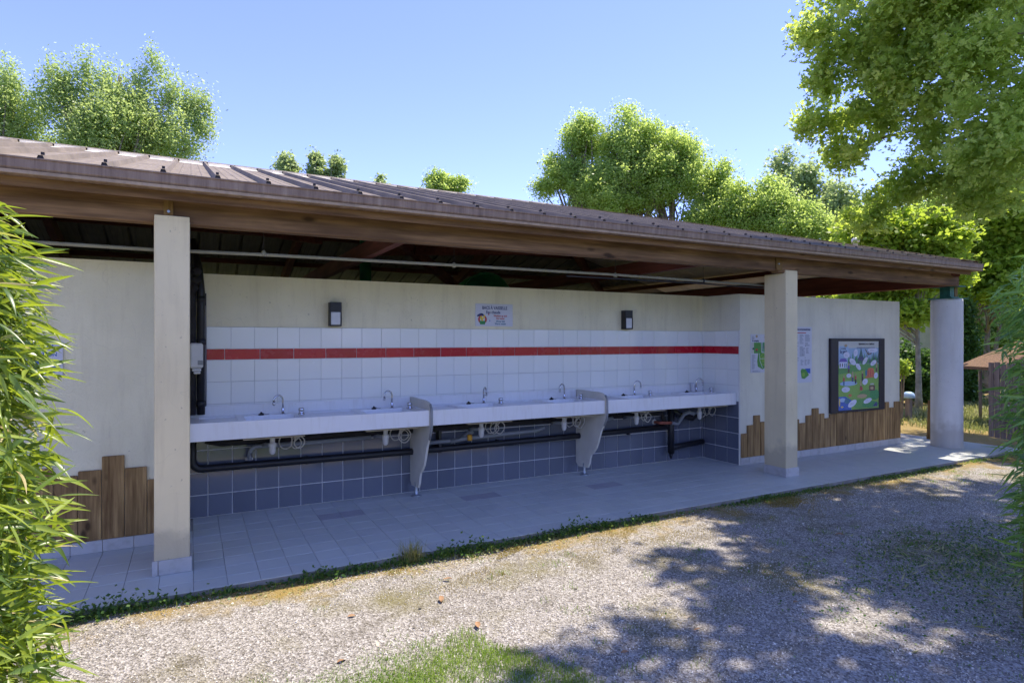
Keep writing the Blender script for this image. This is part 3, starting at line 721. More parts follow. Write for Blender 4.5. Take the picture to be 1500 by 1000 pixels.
# curved support panels
prof = [(-.006,1.0),(-.43,1.0),(-.53,.992),(-.585,.972),(-.618,.93),(-.622,.76),(-.605,.70),(-.565,.63),(-.52,.57),(-.49,.50),(-.462,.43),(-.425,.355),(-.375,.30),(-.325,.265),(-.305,.22),(-.285,.15),(-.255,.10),(-.06,.085),(-.01,.13)]
def spanel(x, lab):
    t = empty('support_panel', (x,-.3,0), lab, 'support panel', 'curved panels between the sinks')
    MB().prism(prof[::-1], 'X', x-.011, x+.011).build('panel', 'sink_cream_pale', t)
    MB().lathe([(.055,0),(.055,.008),(.03,.012),(.02,.03),(.016,.08),(.016,.14)], (x,-.17,0), 14).build('foot', 'galvanised', t)
    e = MB()
    e.tube([(x, p[0]-.0005, p[1]) for p in prof[3:8]], .0125, 6); e.build('edge_strip', 'plastic_grey', t)
basic('sink_cream_pale', (.66,.63,.54), .5, .08, 6)
spanel(1.905, 'cream curved support panel on a steel foot between the near and middle sinks')
spanel(3.980, 'cream curved support panel on a steel foot between the middle and far sinks')

# ------------------------------------------------------------------ text helper
def text_obj(s, size, mat, parent, loc, name='lettering', align='LEFT', rot=(R(90),0,0), ext=.0006, xs=1.0, bold=False):
    cu = bpy.data.curves.new('t', 'FONT'); cu.body = s; cu.size = size; cu.align_x = align; cu.extrude = ext
    if bold: cu.offset = size*.02
    cu.resolution_u = 3
    o = bpy.data.objects.new('t', cu); scn.collection.objects.link(o); bpy.context.view_layer.update()
    me = bpy.data.meshes.new_from_object(o.evaluated_get(bpy.context.evaluated_depsgraph_get())); bpy.data.objects.remove(o)
    me.materials.clear(); me.materials.append(MATS[mat]); me.name = name
    return inst(name, me, loc, parent, rot=rot, scale=(xs,1,1))
def flatcol(name, c, r=.55):
    m, nt, b = nmat(name); b.inputs['Base Color'].default_value = (*c, 1); b.inputs['Roughness'].default_value = r
for n_, c in (('ink_navy',(.02,.035,.14)),('ink_red',(.5,.06,.04)),('ink_teal',(.03,.17,.26)),('ink_black',(.02,.02,.025)),('ink_green',(.03,.26,.06)),('ink_lime',(.22,.42,.05)),('ink_yellow',(.75,.55,.05)),('ink_blue',(.02,.10,.45)),
              ('ink_sky',(.30,.45,.60)),('ink_bubble',(.66,.68,.80)),('ink_pine',(.03,.12,.09)),('ink_orange',(.6,.16,.04)),('ink_purple',(.13,.08,.40)),('ink_grey',(.22,.24,.30)),('ink_tan',(.45,.32,.16)),('ink_cream',(.55,.56,.50)),('ink_paleblue',(.35,.50,.68)),('ink_brown',(.11,.05,.03)),('ink_mid',(.09,.30,.05))): flatcol(n_, c)
class Print:     # flat shapes laid on a board; x,z in board coordinates
    def __init__(s, x, y, z): s.o = (x, y, z); s.mb = MB(); s.mats = []; s.lay = 0
    def c(s, m):
        if m not in s.mats: s.mats.append(m)
        s.mb.cur = s.mats.index(m); s.lay += .00006; return s
    def poly(s, pts):
        y = s.o[1]-.0012-s.lay; s.mb.add([(s.o[0]+p[0], y, s.o[2]+p[1]) for p in pts], [tuple(range(len(pts)))]); return s
    def rect(s, x0, z0, x1, z1): return s.poly([(x0,z0),(x1,z0),(x1,z1),(x0,z1)])
    def ell(s, x, z, a, b_, rot=0, n=14):
        return s.poly([(x+a*math.cos(t)*math.cos(rot)-b_*math.sin(t)*math.sin(rot), z+a*math.cos(t)*math.sin(rot)+b_*math.sin(t)*math.cos(rot)) for t in [2*math.pi*i/n for i in range(n)]])
    def line(s, pts, w_):
        for (x0,z0),(x1,z1) in zip(pts[:-1], pts[1:]):
            L = math.hypot(x1-x0, z1-z0); nx, nz = -(z1-z0)/L*w_/2, (x1-x0)/L*w_/2
            s.poly([(x0-nx,z0-nz),(x1-nx,z1-nz),(x1+nx,z1+nz),(x0+nx,z0+nz)])
        return s
    def lines(s, x0, x1, z0, z1, n, r_, h=.4):
        dz = (z1-z0)/n
        for i in range(n):
            s.rect(x0, z0+i*dz, x0+(x1-x0)*r_.uniform(.55,1), z0+i*dz+dz*h)
        return s
    def build(s, parent): return s.mb.build('print', s.mats, parent)

# wash-up sign
sg = empty('sink_sign', (2.647,0.010,1.746), 'white rectangular sign reading BACS À VAISSELLE above the middle sink', 'sign')
MB().box(2.647,3.112,-.0,.0095,1.746,1.996,.0015).build('plate', 'paper_white', sg)
yy = -.0008
text_obj('BACS À VAISSELLE', .050, 'ink_navy', sg, (2.885,yy,1.935), align='CENTER', bold=True, xs=.78)
text_obj('Eau chaude', .046, 'ink_navy', sg, (2.865,yy,1.888), align='CENTER', bold=True, xs=.85)
text_obj('Washing up sink', .032, 'ink_red', sg, (2.955,yy,1.853), align='CENTER', bold=True, xs=.8)
text_obj('Hot water', .030, 'ink_red', sg, (2.955,yy,1.825), align='CENTER', bold=True, xs=.85)
text_obj('Afwas bak', .030, 'ink_teal', sg, (2.955,yy,1.793), align='CENTER', bold=True, xs=.9)
text_obj('Warm water', .030, 'ink_teal', sg, (2.955,yy,1.765), align='CENTER', bold=True, xs=.9)
P_ = Print(2.647,0,1.746)
P_.c('ink_red').ell(.085,.075,.055,.05).c('paper_white').ell(.085,.078,.032,.035).c('ink_green').poly([(.055,.02),(.115,.02),(.122,.06),(.048,.06)]).c('ink_yellow').ell(.075,.085,.016,.03,.4).ell(.105,.105,.010,.025,-.3).c('ink_navy').ell(.05,.125,.035,.013,.4).ell(.085,.128,.02,.012,-.6).c('ink_red').rect(.155,.125,.168,.14).c('ink_blue').rect(.17,.055,.18,.07)
P_.build(sg)

# left wall sign, mostly behind the bamboo
s2 = empty('wall_sign', (-1.30,-.66,1.32), 'blue and white sign on the roughcast wall, mostly hidden by the near bamboo', 'sign')
MB().box(-1.30,-.965,-.662,WY-.001,1.322,1.575,.0015).build('plate', 'paper_white', s2)
text_obj('RÉCEPTION', .042, 'ink_blue', s2, (-1.12,-.6628,1.53), align='CENTER', bold=True, xs=.9)
text_obj('RÉCUPÉRATION', .038, 'ink_blue', s2, (-1.13,-.6628,1.475), align='CENTER', bold=True, xs=.95)
P_ = Print(-1.30,-.662,1.322); P_.c('ink_blue').rect(.04,.10,.20,.125).rect(.04,.05,.16,.075).ell(.27,.06,.03,.03).build(s2)

# camp map (left of the far square pillar) and activity sheet (right of it)
def board(name, x0, x1, z0, z1, lab, cat, y=WY):
    t = empty(name, (x0, y, z0), lab, cat); MB().box(x0, x1, y-.006, y-.0005, z0, z1, .001).build('sheet', 'paper_white', t); return t
mp = board('site_map', 6.232, 6.60, 1.17, 1.667, 'small white and green camp map on the pale wall, partly behind the far square pillar', 'poster')
P_ = Print(6.232, WY-.006, 1.17); r_ = random.Random(3)
P_.c('ink_cream').rect(.01,.25,.06,.39).c('ink_mid').poly([(.06,.25),(.20,.25),(.19,.39),(.06,.39)]).c('ink_green').poly([(.21,.27),(.35,.25),(.35,.39),(.20,.39)]).c('ink_pine').ell(.05,.31,.02,.015).ell(.26,.33,.03,.02)
P_.c('ink_mid').poly([(.13,.08),(.22,.04),(.33,.10),(.35,.25),(.14,.26),(.12,.15)]).c('ink_lime').ell(.24,.17,.07,.08).c('ink_mid').ell(.24,.17,.055,.062).c('ink_lime').ell(.24,.17,.04,.045).c('ink_bubble').line([(.16,.25),(.17,.15),(.22,.06)],.006).line([(.17,.18),(.31,.18)],.005).line([(.22,.39),(.23,.26)],.008)
P_.c('ink_red').rect(.09,.285,.13,.31).c('ink_navy').rect(.10,.27,.12,.285).c('ink_tan').ell(.11,.47,.02,.018).c('ink_red').ell(.27,.46,.018,.02).c('ink_grey').lines(.02,.09,.05,.24,14,r_).lines(.03,.2,.01,.035,2,r_).c('ink_grey').lines(.02,.07,.43,.48,3,r_)
P_.build(mp)
text_obj('le camping', .035, 'ink_navy', mp, (6.262,WY-.0078,1.572), bold=True, xs=.8)
ac = board('activity_sheet', 7.02, 7.432, 1.012, 1.772, 'tall white sheet of small print just right of the far square pillar', 'poster')
P_ = Print(7.02, WY-.006, 1.012)
P_.c('ink_red').lines(.10,.33,.672,.684,1,random.Random(5),.9)
for (a,b_,c,d,n_) in ((.16,.25,.53,.66,9),(.27,.38,.56,.66,7),(.27,.37,.50,.55,4),(.16,.24,.36,.50,9),(.21,.27,.36,.48,10),(.29,.35,.40,.48,5),(.18,.24,.24,.32,6),(.26,.31,.24,.32,6),(.32,.38,.25,.32,6),(.04,.14,.3,.66,22)): P_.c('ink_grey').lines(a,b_,c,d,n_,r_)
P_.c('ink_mid').poly([(.20,.06),(.26,.05),(.35,.10),(.30,.18),(.20,.19),(.18,.16)]).c('ink_blue').poly([(.27,.19),(.38,.19),(.38,.12),(.33,.13)]).c('ink_lime').ell(.24,.11,.03,.03).c('ink_navy').ell(.27,.34,.006,.006).ell(.28,.50,.006,.006)
P_.build(ac)
text_obj('NOUS VOUS INVITONS', .034, 'ink_navy', ac, (7.40,WY-.0078,1.722), align='RIGHT', bold=True, xs=.85)

# big framed notice board
nb = empty('notice_board', (8.43,WY,1.09), 'large dark framed board with a bright green cartoon camp poster above the plank cladding', 'notice board')
bx0, bx1, bz0, bz1 = 7.80, 9.054, .56, 1.615
px0, px1, pz0, pz1 = 7.965, 8.92, .59, 1.575
MB().box(bx0,px0,-.682,WY-.001,bz0,bz1,.004).box(px1,bx1,-.682,WY-.001,bz0,bz1,.004).box(px0,px1,-.682,WY-.001,bz0,pz0,.003).box(px0,px1,-.682,WY-.001,pz1,bz1,.003).build('frame', 'frame_dark', nb)
po = MB().box(px0,px1,-.668,-.65,pz0,pz1).build('poster', 'ink_lime', nb)
P_ = Print(px0,-.668,pz0); W_, H_ = px1-px0, pz1-pz0
P_.c('ink_sky').rect(0,.66*H_,W_,H_).c('ink_cream').rect(0,.90*H_,W_,H_).c('ink_paleblue').rect(.03,.78*H_,.24,.93*H_)
r_ = random.Random(9)
for k in range(24):
    x_ = .26*W_+ .73*W_*k/23; h_ = r_.uniform(.08,.19)*H_; P_.c('ink_pine' if k % 3 else 'ink_green').poly([(x_-.028,.67*H_),(x_+.028,.67*H_),(x_,.67*H_+h_)])
P_.c('ink_mid').poly([(0,.6*H_),(.3*W_,.64*H_),(.6*W_,.67*H_),(W_,.66*H_),(W_,.60*H_),(0,.52*H_)])
P_.c('ink_bubble').rect(.03,.61*H_,.21,.70*H_).c('ink_purple').poly([(.02,.70*H_),(.22,.70*H_),(.17,.75*H_),(.06,.75*H_)]).c('ink_black').rect(.04,.63*H_,.06,.68*H_).rect(.09,.63*H_,.11,.68*H_).c('ink_teal').rect(.14,.62*H_,.16,.68*H_).rect(.175,.62*H_,.195,.68*H_)
P_.c('ink_pine').poly([(.46,.70*H_),(.60,.70*H_),(.545,.86*H_),(.525,.93*H_),(.515,.86*H_)]).c('ink_navy').ell(.53,.745*H_,.07,.03).c('ink_brown').line([(.63,.88*H_),(.70,.80*H_),(.78,.82*H_)],.018).line([(.70,.80*H_),(.72,.88*H_)],.012)
P_.c('ink_paleblue').ell(.24,.385*H_,.20,.035).c('ink_orange').poly([(.63,.45*H_),(.87,.46*H_),(.82,.60*H_),(.70,.60*H_)]).c('ink_red').rect(.68,.47*H_,.71,.57*H_).rect(.74,.47*H_,.77,.58*H_).rect(.80,.47*H_,.82,.57*H_).c('ink_teal').ell(.65,.53*H_,.025,.05)
for x_, z_, c1, c2 in ((.13,.42,'ink_red','ink_teal'),(.33,.47,'ink_tan','ink_navy'),(.40,.44,'ink_red','ink_black'),(.24,.60,'ink_purple','ink_brown'),(.56,.47,'ink_brown','ink_black'),(.52,.34,'ink_tan','ink_brown'),(.90,.60,'ink_tan','ink_brown')):
    P_.c(c2).rect(x_-.018,(z_-.06)*H_,x_+.018,z_*H_).c(c1).rect(x_-.02,z_*H_,x_+.02,(z_+.05)*H_).c('ink_tan').ell(x_,(z_+.07)*H_,.014,.018)
P_.c('ink_mid').ell(.70,.22*H_,.22,.06*H_).ell(.55,.08*H_,.25,.07*H_).c('ink_green').ell(.75,.06*H_,.2,.05*H_).ell(.85,.20*H_,.12,.08*H_)
P_.c('ink_blue').poly([(0,0),(.30,0),(.30,.14*H_),(.16,.20*H_),(0,.20*H_)]).c('ink_paleblue').ell(.10,.15*H_,.07,.03).c('ink_teal').ell(.2,.13*H_,.06,.04).c('ink_yellow').ell(.03,.12*H_,.014,.06).ell(.09,.05*H_,.03,.012)
P_.c('ink_tan').ell(.55,.19*H_,.12,.03*H_).c('ink_orange').ell(.27,.21*H_,.04,.02).c('ink_red').ell(.53,.30*H_,.035,.03).c('ink_brown').rect(.72,.26*H_,.86,.34*H_).c('ink_cream').rect(.745,.35*H_,.83,.37*H_).c('ink_tan').rect(.75,.28*H_,.82,.32*H_).c('ink_navy').poly([(.80,.03*H_),(.92,.02*H_),(.90,.09*H_),(.85,.07*H_)])
for x_, z_, a_, b_, ro in ((.40,.83,.055,.045,1.2),(.19,.80,.07,.045,0),(.33,.70,.08,.042,-.4),(.62,.71,.075,.036,.7),(.82,.675,.075,.036,.35),(.46,.625,.07,.036,-.6),(.24,.50,.055,.03,0),(.88,.485,.05,.045,.4),(.62,.40,.065,.045,.2),(.17,.30,.095,.04,0),(.32,.09,.105,.045,.35),(.68,.115,.10,.035,.2),(.80,.865,.12,.035,0)):
    P_.c('ink_bubble').ell(x_, z_*H_, a_, b_, ro).c('ink_grey').lines(x_-a_*.55, x_+a_*.55, z_*H_-.016, z_*H_+.02, 3, r_, .22)
P_.c('ink_tan').ell(.17,.935*H_,.035,.022); P_.c('ink_grey').lines(.42,.86,.895*H_,.935*H_,1,r_,.4)
P_.build(po)
text_obj('Le camping', .032, 'ink_black', po, (px0+.06,-.6715,pz0+.885*H_), xs=.8)
text_obj('le pays', .075, 'ink_navy', po, (px0+.045,-.6715,pz0+.825*H_), bold=True, xs=.8)
text_obj('BIENVENUE AU CAMPING', .038, 'ink_black', po, (px0+.66,-.6715,pz0+.945*H_), align='CENTER', bold=True, xs=.85)
gl = MB().box(px0+.0005,px1-.0005,-.6775,-.6765,pz0+.0005,pz1-.0005)
m_, nt_, b_ = nmat('clear_glass'); b_.inputs['Base Color'].default_value = (1,1,1,1); b_.inputs['Roughness'].default_value = .03; b_.inputs['Alpha'].default_value = .03
gl.build('pane', 'clear_glass', nb)

# wall lamps
def wlamp(x, lab):
    t = empty('wall_lamp', (x, .01, 1.725), lab, 'wall lamp', 'wall lamps above the tiles')
    w_ = .056
    MB().box(x-w_, x+w_, -.012, .0095, 1.728, 1.962, .003).box(x-w_, x+w_, -.085, -.012, 1.868, 1.962, .004).box(x-w_, x+w_, -.085,-.012,1.728,1.738,.002).box(x-w_, x-w_+.007, -.085,-.012,1.738,1.868).box(x+w_-.007, x+w_, -.085,-.012,1.738,1.868).build('housing', 'lamp_dark', t)
    MB().box(x-w_+.009, x+w_-.009, -.079, -.012, 1.740, 1.866, .004).build('diffuser', 'lamp_glass', t)
wlamp(1.117, 'black and white box wall lamp above the near sink'); wlamp(4.72, 'black and white box wall lamp above the far sink, right of the sign')

# soap dispenser
sp = empty('soap_dispenser', (-.093,-.10,1.3), 'off-white soap dispenser hung in front of the dark corner pipes', 'soap dispenser')
b = MB().box(-.146,-.040,-.17,-.09,1.345,1.565,.014); b.build('body', 'plastic_white', sp)
MB().box(-.083,-.042,-.1715,-.168,1.375,1.415).build('window', 'plastic_grey', sp)
MB().box(-.128,-.055,-.178,-.10,1.318,1.344,.008).box(-.115,-.06,-.165,-.11,1.295,1.317,.008).build('push_bar', 'white_pvc', sp)
MB().box(-.13,-.05,-.09,-.088,1.36,1.5).box(-.125,-.05,-.088,-.02,1.40,1.42).build('bracket', 'plastic_grey', sp)
# soap bottle on the far sink
MB().box(5.775,5.865,-.11,-.05,SZ-.012,SZ+.10,.008).build('white_bottle', 'paper_white', label='small white plastic tub at the back of the far sink beside its last tap', cat='tub')

# green canvas hood beyond the wall
hv = []; n1, n2 = 14, 8
for j in range(n2+1):
    for i in range(n1+1):
        a = math.pi*i/n1; s_ = math.sin(R(90)*(1-j/n2*.85))
        hv.append((0+.36*math.cos(a)*(.8+.2*s_), j*.11, .34*math.sin(a)**.8*s_ if 0 < i < n1 else 0))
hb = MB().add(hv, [(j*(n1+1)+i, j*(n1+1)+i+1, (j+1)*(n1+1)+i+1, (j+1)*(n1+1)+i) for j in range(n2) for i in range(n1)], True)
hood = empty('green_hood', (3.31,1.1,0), 'dark green curved canvas hood showing above the wall beyond the sign', 'hood')
hb2 = MB(); hb2.v = [p+Vector((3.31,1.1,2.13)) for p in hb.v]; hb2.f = hb.f; hb2.m = hb.m; hb2.sm = hb.sm
hb2.build('canvas', 'green_canvas', hood)
MB().tube([(3.31+.365*math.cos(math.pi*i/12), 1.1, 2.13+.345*math.sin(math.pi*i/12)) for i in range(13)], .012, 6).tube([(3.31,1.12,0),(3.31,1.12,2.13)], .03, 8).tube([(2.95,1.1,2.13),(3.67,1.1,2.13)],.012,6).build('frame', 'green_paint', hood)

# ------------------------------------------------------------------ foliage
def quad_leaves(P, size, shape='diamond', droop=.25, upb=.6, tint=None, elong=1.7, rg=rng):
    """P (n,3). returns verts, faces arrays. leaves are diamonds / lobed cards with random attitude"""
    n = len(P)
    nrm = rg.normal(size=(n,3)); nrm[:,2] = np.abs(nrm[:,2])*.6+upb; nrm /= np.linalg.norm(nrm,axis=1)[:,None]
    t = rg.normal(size=(n,3)); t[:,2] -= droop*2; t -= nrm*(t*nrm).sum(1)[:,None]; t /= np.linalg.norm(t,axis=1)[:,None]
    s = np.cross(nrm, t); L = size*(.7+.6*rg.random(n))[:,None]; Wd = L/elong
    if shape == 'diamond':
        V = np.stack([P, P+t*L*.45+s*Wd*.5, P+t*L, P+t*L*.45-s*Wd*.5], 1); F = np.array([[0,1,2,3]])
    else:   # 'lobed': two crossed pieces, folded along the midrib
        f = nrm*L*.12
        V = np.stack([P, P+t*L*.38+s*Wd*.72+f, P+t*L*.46+s*Wd*.16, P+t*L*.82+s*Wd*.52+f, P+t*L, P+t*L*.82-s*Wd*.52+f, P+t*L*.46-s*Wd*.16, P+t*L*.38-s*Wd*.72+f], 1)
        F = np.array([[0,1,2,-1],[2,3,4,-1],[4,5,6,-1],[6,7,0,-1],[0,2,4,6]])
    return V, F
def np_mesh(name, V, quads=None, tris=None, mat='leaf_oak', tint=None):
    n, k = V.shape[0], V.shape[1]; me = bpy.data.meshes.new(name)
    loops = []; sizes = []; base = (np.arange(n)*k)
    parts = []
    per = []
    if tris is not None:
        for q in tris: parts.append((base[:,None]+np.array(q)[None,:]))
    if quads is not None:
        for q in quads: parts.append((base[:,None]+np.array(q)[None,:]))
    lt = []; lp = []
    for p in parts: lt.append(np.full(len(p), p.shape[1], dtype=np.int32)); lp.append(p.ravel())
    lt = np.concatenate(lt); lp = np.concatenate(lp).astype(np.int32)
    me.vertices.add(n*k); me.vertices.foreach_set('co', V.reshape(-1).astype(np.float32))
    me.loops.add(len(lp)); me.loops.foreach_set('vertex_index', lp)
    me.polygons.add(len(lt)); st = np.concatenate([[0], np.cumsum(lt)[:-1]]).astype(np.int32)
    me.polygons.foreach_set('loop_start', st); me.polygons.foreach_set('loop_total', lt)
    at = me.attributes.new('tint', 'FLOAT', 'FACE')
    npart = len(parts); tt = np.tile(tint if tint is not None else rng.random(n), npart)
    at.data.foreach_set('value', tt.astype(np.float32))
    me.materials.append(MATS[mat]); me.update(calc_edges=True); me.validate(); return me
def leaf_mesh(name, P, size, mat, shape, tint, droop=.25, upb=.6, elong=1.7):
    V, F = quad_leaves(P, size, shape, droop, upb, elong=elong)
    if shape == 'diamond': return np_mesh(name, V, quads=[(0,1,2,3)], mat=mat, tint=tint)
    return np_mesh(name, V, tris=[(0,1,2),(2,3,4),(4,5,6),(6,7,0)], quads=[(0,2,4,6)], mat=mat, tint=tint)

def breakup(blobs, rg):
    out = []
    for b in blobs:
        r = np.array(b[3:6]); out.append((*b[:3], *(r*.72)))
        for k in range(6):
            d = rg.normal(size=3); d /= np.linalg.norm(d); q = rg.uniform(.22, .42)
            out.append((*(np.array(b[:3])+d*r*(.98-q*.75)), *(r*q)))
    return out
def crown_points(blobs, nleaf, clump_r, per, stretch=1.0, shell=.55, rg=rng, flat=1.0):
    if len(blobs) > 1: blobs = breakup(blobs, rg)
    vol = np.array([b[3]*b[4]*b[5] for b in blobs])**.8; vol /= vol.sum()
    pts = []; tint = []; clumps = []
    ncl = max(1, nleaf//per)
    for b, wt in zip(blobs, vol):
        k = max(3, int(ncl*wt)); d = rg.normal(size=(k,3)); d /= np.linalg.norm(d,axis=1)[:,None]
        r = rg.random(k)**(1/3*shell+.12)
        lump = 1+.22*np.sin(d[:,0]*7+b[0]*3)*np.cos(d[:,1]*5+b[1])+.20*np.sin(d[:,2]*9+b[2]*2+d[:,0]*4)
        c = np.array(b[:3]) + d*r[:,None]*lump[:,None]*np.array(b[3:6])*.86
        out = rg.random(k) < .16; c[out] += d[out]*np.array(b[3:6])*(.06+.20*rg.random(out.sum()))[:,None]
        cr = clump_r*(.45+1.0*rg.random(k)**1.5); cr[out] *= .6
        m = per
        q = rg.normal(size=(k,m,3))*.5; q *= np.minimum(1, .95/np.linalg.norm(q,axis=2,keepdims=True)); q[:,:,2] *= stretch*flat
        if stretch > 1: 
            # upright shoots: thin towards the tip
            q[:,:,:2] *= np.clip(1.1-.45*q[:,:,2:3]/stretch, .25, 1.5)
        p = c[:,None,:] + q*cr[:,None,None]
        ct = np.clip(.42+.22*rg.normal(size=k), 0, 1)
        tint.append(np.clip(ct[:,None]+.13*rg.normal(size=(k,m)), 0, 1).ravel()); pts.append(p.reshape(-1,3)); clumps.append(c)
    return np.concatenate(pts), np.concatenate(tint), np.concatenate(clumps)
def limbs(mb, base, top, r0, clumps, n, rs, lean=(0,0), fork=.35):
    base = Vector(base); top = Vector(top)
    tp = [base + (top-base)*(i/8) + Vector((math.sin(i*1.3+base.x)*.04*r0*10*(i/8), math.cos(i*1.7)*.04*r0*10*(i/8), 0)) for i in range(9)]
    mb.tube(tp, [r0*(1.25 if i == 0 else 1-.8*i/8) for i in range(9)], 10)
    idx = rs.sample(range(len(clumps)), min(n, len(clumps)))
    for q in idx:
        c = Vector(clumps[q]); h = min(.92, max(fork, (c.z-base.z)/(top.z-base.z+1e-6)*.62)); s_ = base.lerp(top, h)
        m1 = s_.lerp(c, .5) + Vector((rs.uniform(-.1,.1), rs.uniform(-.1,.1), .12))*(c-s_).length
        L = [s_, s_.lerp(m1,.55), m1, m1.lerp(c,.6)+Vector((0,0,.03*(c-s_).length)), c]
        rr = min(.07, r0*.42*(1-h*.6)); mb.tube(L, [rr, rr*.8, rr*.55, rr*.32, rr*.12], 6, False)
def tree(name, base, top, r0, blobs, nleaf, size, mat, label, group=None, per=26, clump=.5, stretch=1.0, shape='diamond', nl=26, bark='bark', droop=.25, upb=.6, seed=1, elong=1.7, fork=.35, flat=1.0, shell=.55, stems=None, extra=None):
    t = empty(name, base, label, 'tree', group); rg = np.random.default_rng(seed); rs = random.Random(seed)
    P, ti, cl = crown_points(blobs, nleaf, clump, per, stretch, shell, rg, flat)
    me = leaf_mesh('crown', P-np.array(base), size, mat, shape, ti, droop, upb, elong)
    inst('crown', me, base, t)
    if extra:
        P2, t2, c2 = crown_points(extra[0], extra[1], clump*1.5, per, stretch, shell, rg, flat)
        inst('crown', leaf_mesh('crown', P2-np.array(base), extra[2], mat, 'diamond', t2, droop, upb, elong), base, t)
    mb = MB(); limbs(mb, base, top, r0, cl, nl, rs, fork=fork)
    for s_ in (stems or []): limbs(mb, s_[0], s_[1], r0*.8, cl, nl//2, rs, fork=fork)
    mb.build('trunk', bark, t); return t
G = GZ-.03
def polar(px, d, py):   # a bearing and distance from the standpoint, height by sight line
    b_ = math.atan((px-750)/892.06); a = YAW+b_
    return (CAM.x+d*math.sin(a), CAM.y+d*math.cos(a), CAM.z+(497.8-py)/892.06*d*math.cos(b_))
def ppm(px, d): return 892.06/(d*math.cos(math.atan((px-750)/892.06)))
def blob(px, py, rx, ry, d, depth=1.0):
    p = polar(px, d, py); k = ppm(px, d); return (*p, rx/k, rx/k*depth, ry/k)
def gbase(px, d): p = polar(px, d, 500); return (p[0], p[1], G)
GB = 'trees beyond the shelter roof'
# A ash-like trees behind the roof, left
tree('ash_tree', gbase(20,27), polar(20,27,130), .22, [blob(15,170,42,70,27),blob(-40,180,60,90,27),blob(0,120,22,38,27),blob(30,220,45,40,27)], 28000, .115, 'leaf_ash', 'pale green feathery tree cut by the left edge of the photo, behind the roof', GB, per=50, clump=.40, stretch=2.0, seed=2, elong=2.4)
tree('ash_tree', gbase(170,26), polar(170,26,110), .3, [blob(125,180,62,60,26),blob(190,190,70,60,26),blob(255,200,50,45,26),blob(120,105,16,42,26),blob(163,122,14,34,26),blob(225,118,14,45,26),blob(100,125,12,30,26),blob(205,135,12,30,26),blob(245,140,12,32,26),blob(285,160,12,30,26),blob(70,150,30,45,26),blob(262,150,20,34,26),blob(300,190,18,26,26),blob(85,125,16,36,26),blob(180,215,120,40,27),blob(295,158,12,24,26)], 68000, .11, 'leaf_ash', 'broad pale green tree with upright feathery shoots behind the left half of the roof', GB, per=55, clump=.42, stretch=2.1, seed=3, elong=2.2, nl=40)
# small tops above the ridge
tree('poplar_tree', gbase(421,36), polar(421,36,235), .15, [blob(421,246,17,20,36)], 2600, .2, 'leaf_poplar', 'leftmost and lowest of the three poplar tops rising over the roof ridge', 'poplar tops over the ridge', seed=5, clump=.32, per=20)
tree('poplar_tree', gbase(463,36), polar(463,36,225), .15, [blob(464,240,14,24,36),blob(462,262,18,20,36)], 3600, .2, 'leaf_poplar', 'middle one of the three poplar tops rising over the roof ridge', 'poplar tops over the ridge', seed=6, clump=.32, per=20)
tree('poplar_tree', gbase(494,36), polar(494,36,232), .15, [blob(494,244,14,24,36),blob(492,265,18,18,36)], 3600, .2, 'leaf_poplar', 'rightmost of the three poplar tops rising over the roof ridge', 'poplar tops over the ridge', seed=7, clump=.32, per=20)
tree('young_tree', gbase(557,38), polar(557,38,255), .1, [blob(557,268,11,13,38)], 600, .2, 'leaf_poplar', 'tiny tree tip just showing above the ridge, left of the round yellow-green crown', None, seed=8, clump=.3, per=15)
tree('lime_tree', gbase(650,32), polar(650,32,262), .2, [blob(652,275,36,22,32),blob(640,262,18,12,32),blob(670,268,14,9,32)], 16000, .12, 'leaf_lime', 'small round yellow-green crown just above the ridge in the middle of the sky', None, seed=9, clump=.42, per=50)
# C middle big tree
tree('lime_tree', gbase(925,25), polar(930,25,175), .32, [blob(925,205,48,52,25),blob(975,215,48,46,25),blob(925,270,85,45,25),blob(885,215,26,44,25),blob(880,265,40,34,25),blob(950,240,45,40,25),blob(1015,225,26,30,25),blob(1000,260,48,50,25),blob(890,300,70,30,25)], 98000, .10, 'leaf_lime', 'large bright green tree in the middle of the skyline above the roof', GB, seed=10, clump=.5, per=45, nl=46, stems=[(gbase(985,25), polar(985,25,185))])
tree('lime_tree', gbase(850,25.5), polar(842,25.5,185), .28, [blob(848,205,36,40,25.5),blob(835,255,42,34,25.5),blob(865,285,40,26,25.5),blob(800,275,22,16,25.5)], 36000, .10, 'leaf_lime', 'darker green leaning tree at the left flank of the large bright skyline tree', GB, seed=11, clump=.46, per=45, nl=30)
tree('lime_tree', gbase(1045,25), polar(1045,25,250), .2, [blob(1045,285,34,36,25),blob(1030,320,50,30,25),blob(1055,255,18,16,25)], 24000, .10, 'leaf_lime', 'lower green tree filling the right foot of the large skyline tree', GB, seed=12, clump=.55, per=75)
tree('oak_tree', gbase(1120,24), polar(1120,24,285), .2, [blob(1105,325,55,40,24),blob(1150,325,48,40,24),blob(1085,290,28,34,24),blob(1130,292,34,32,24),blob(1190,335,40,36,24)], 46000, .10, 'leaf_lime', 'dense rounded green tree behind the roof, left of the slender birches', GB, seed=13, clump=.5, per=75)
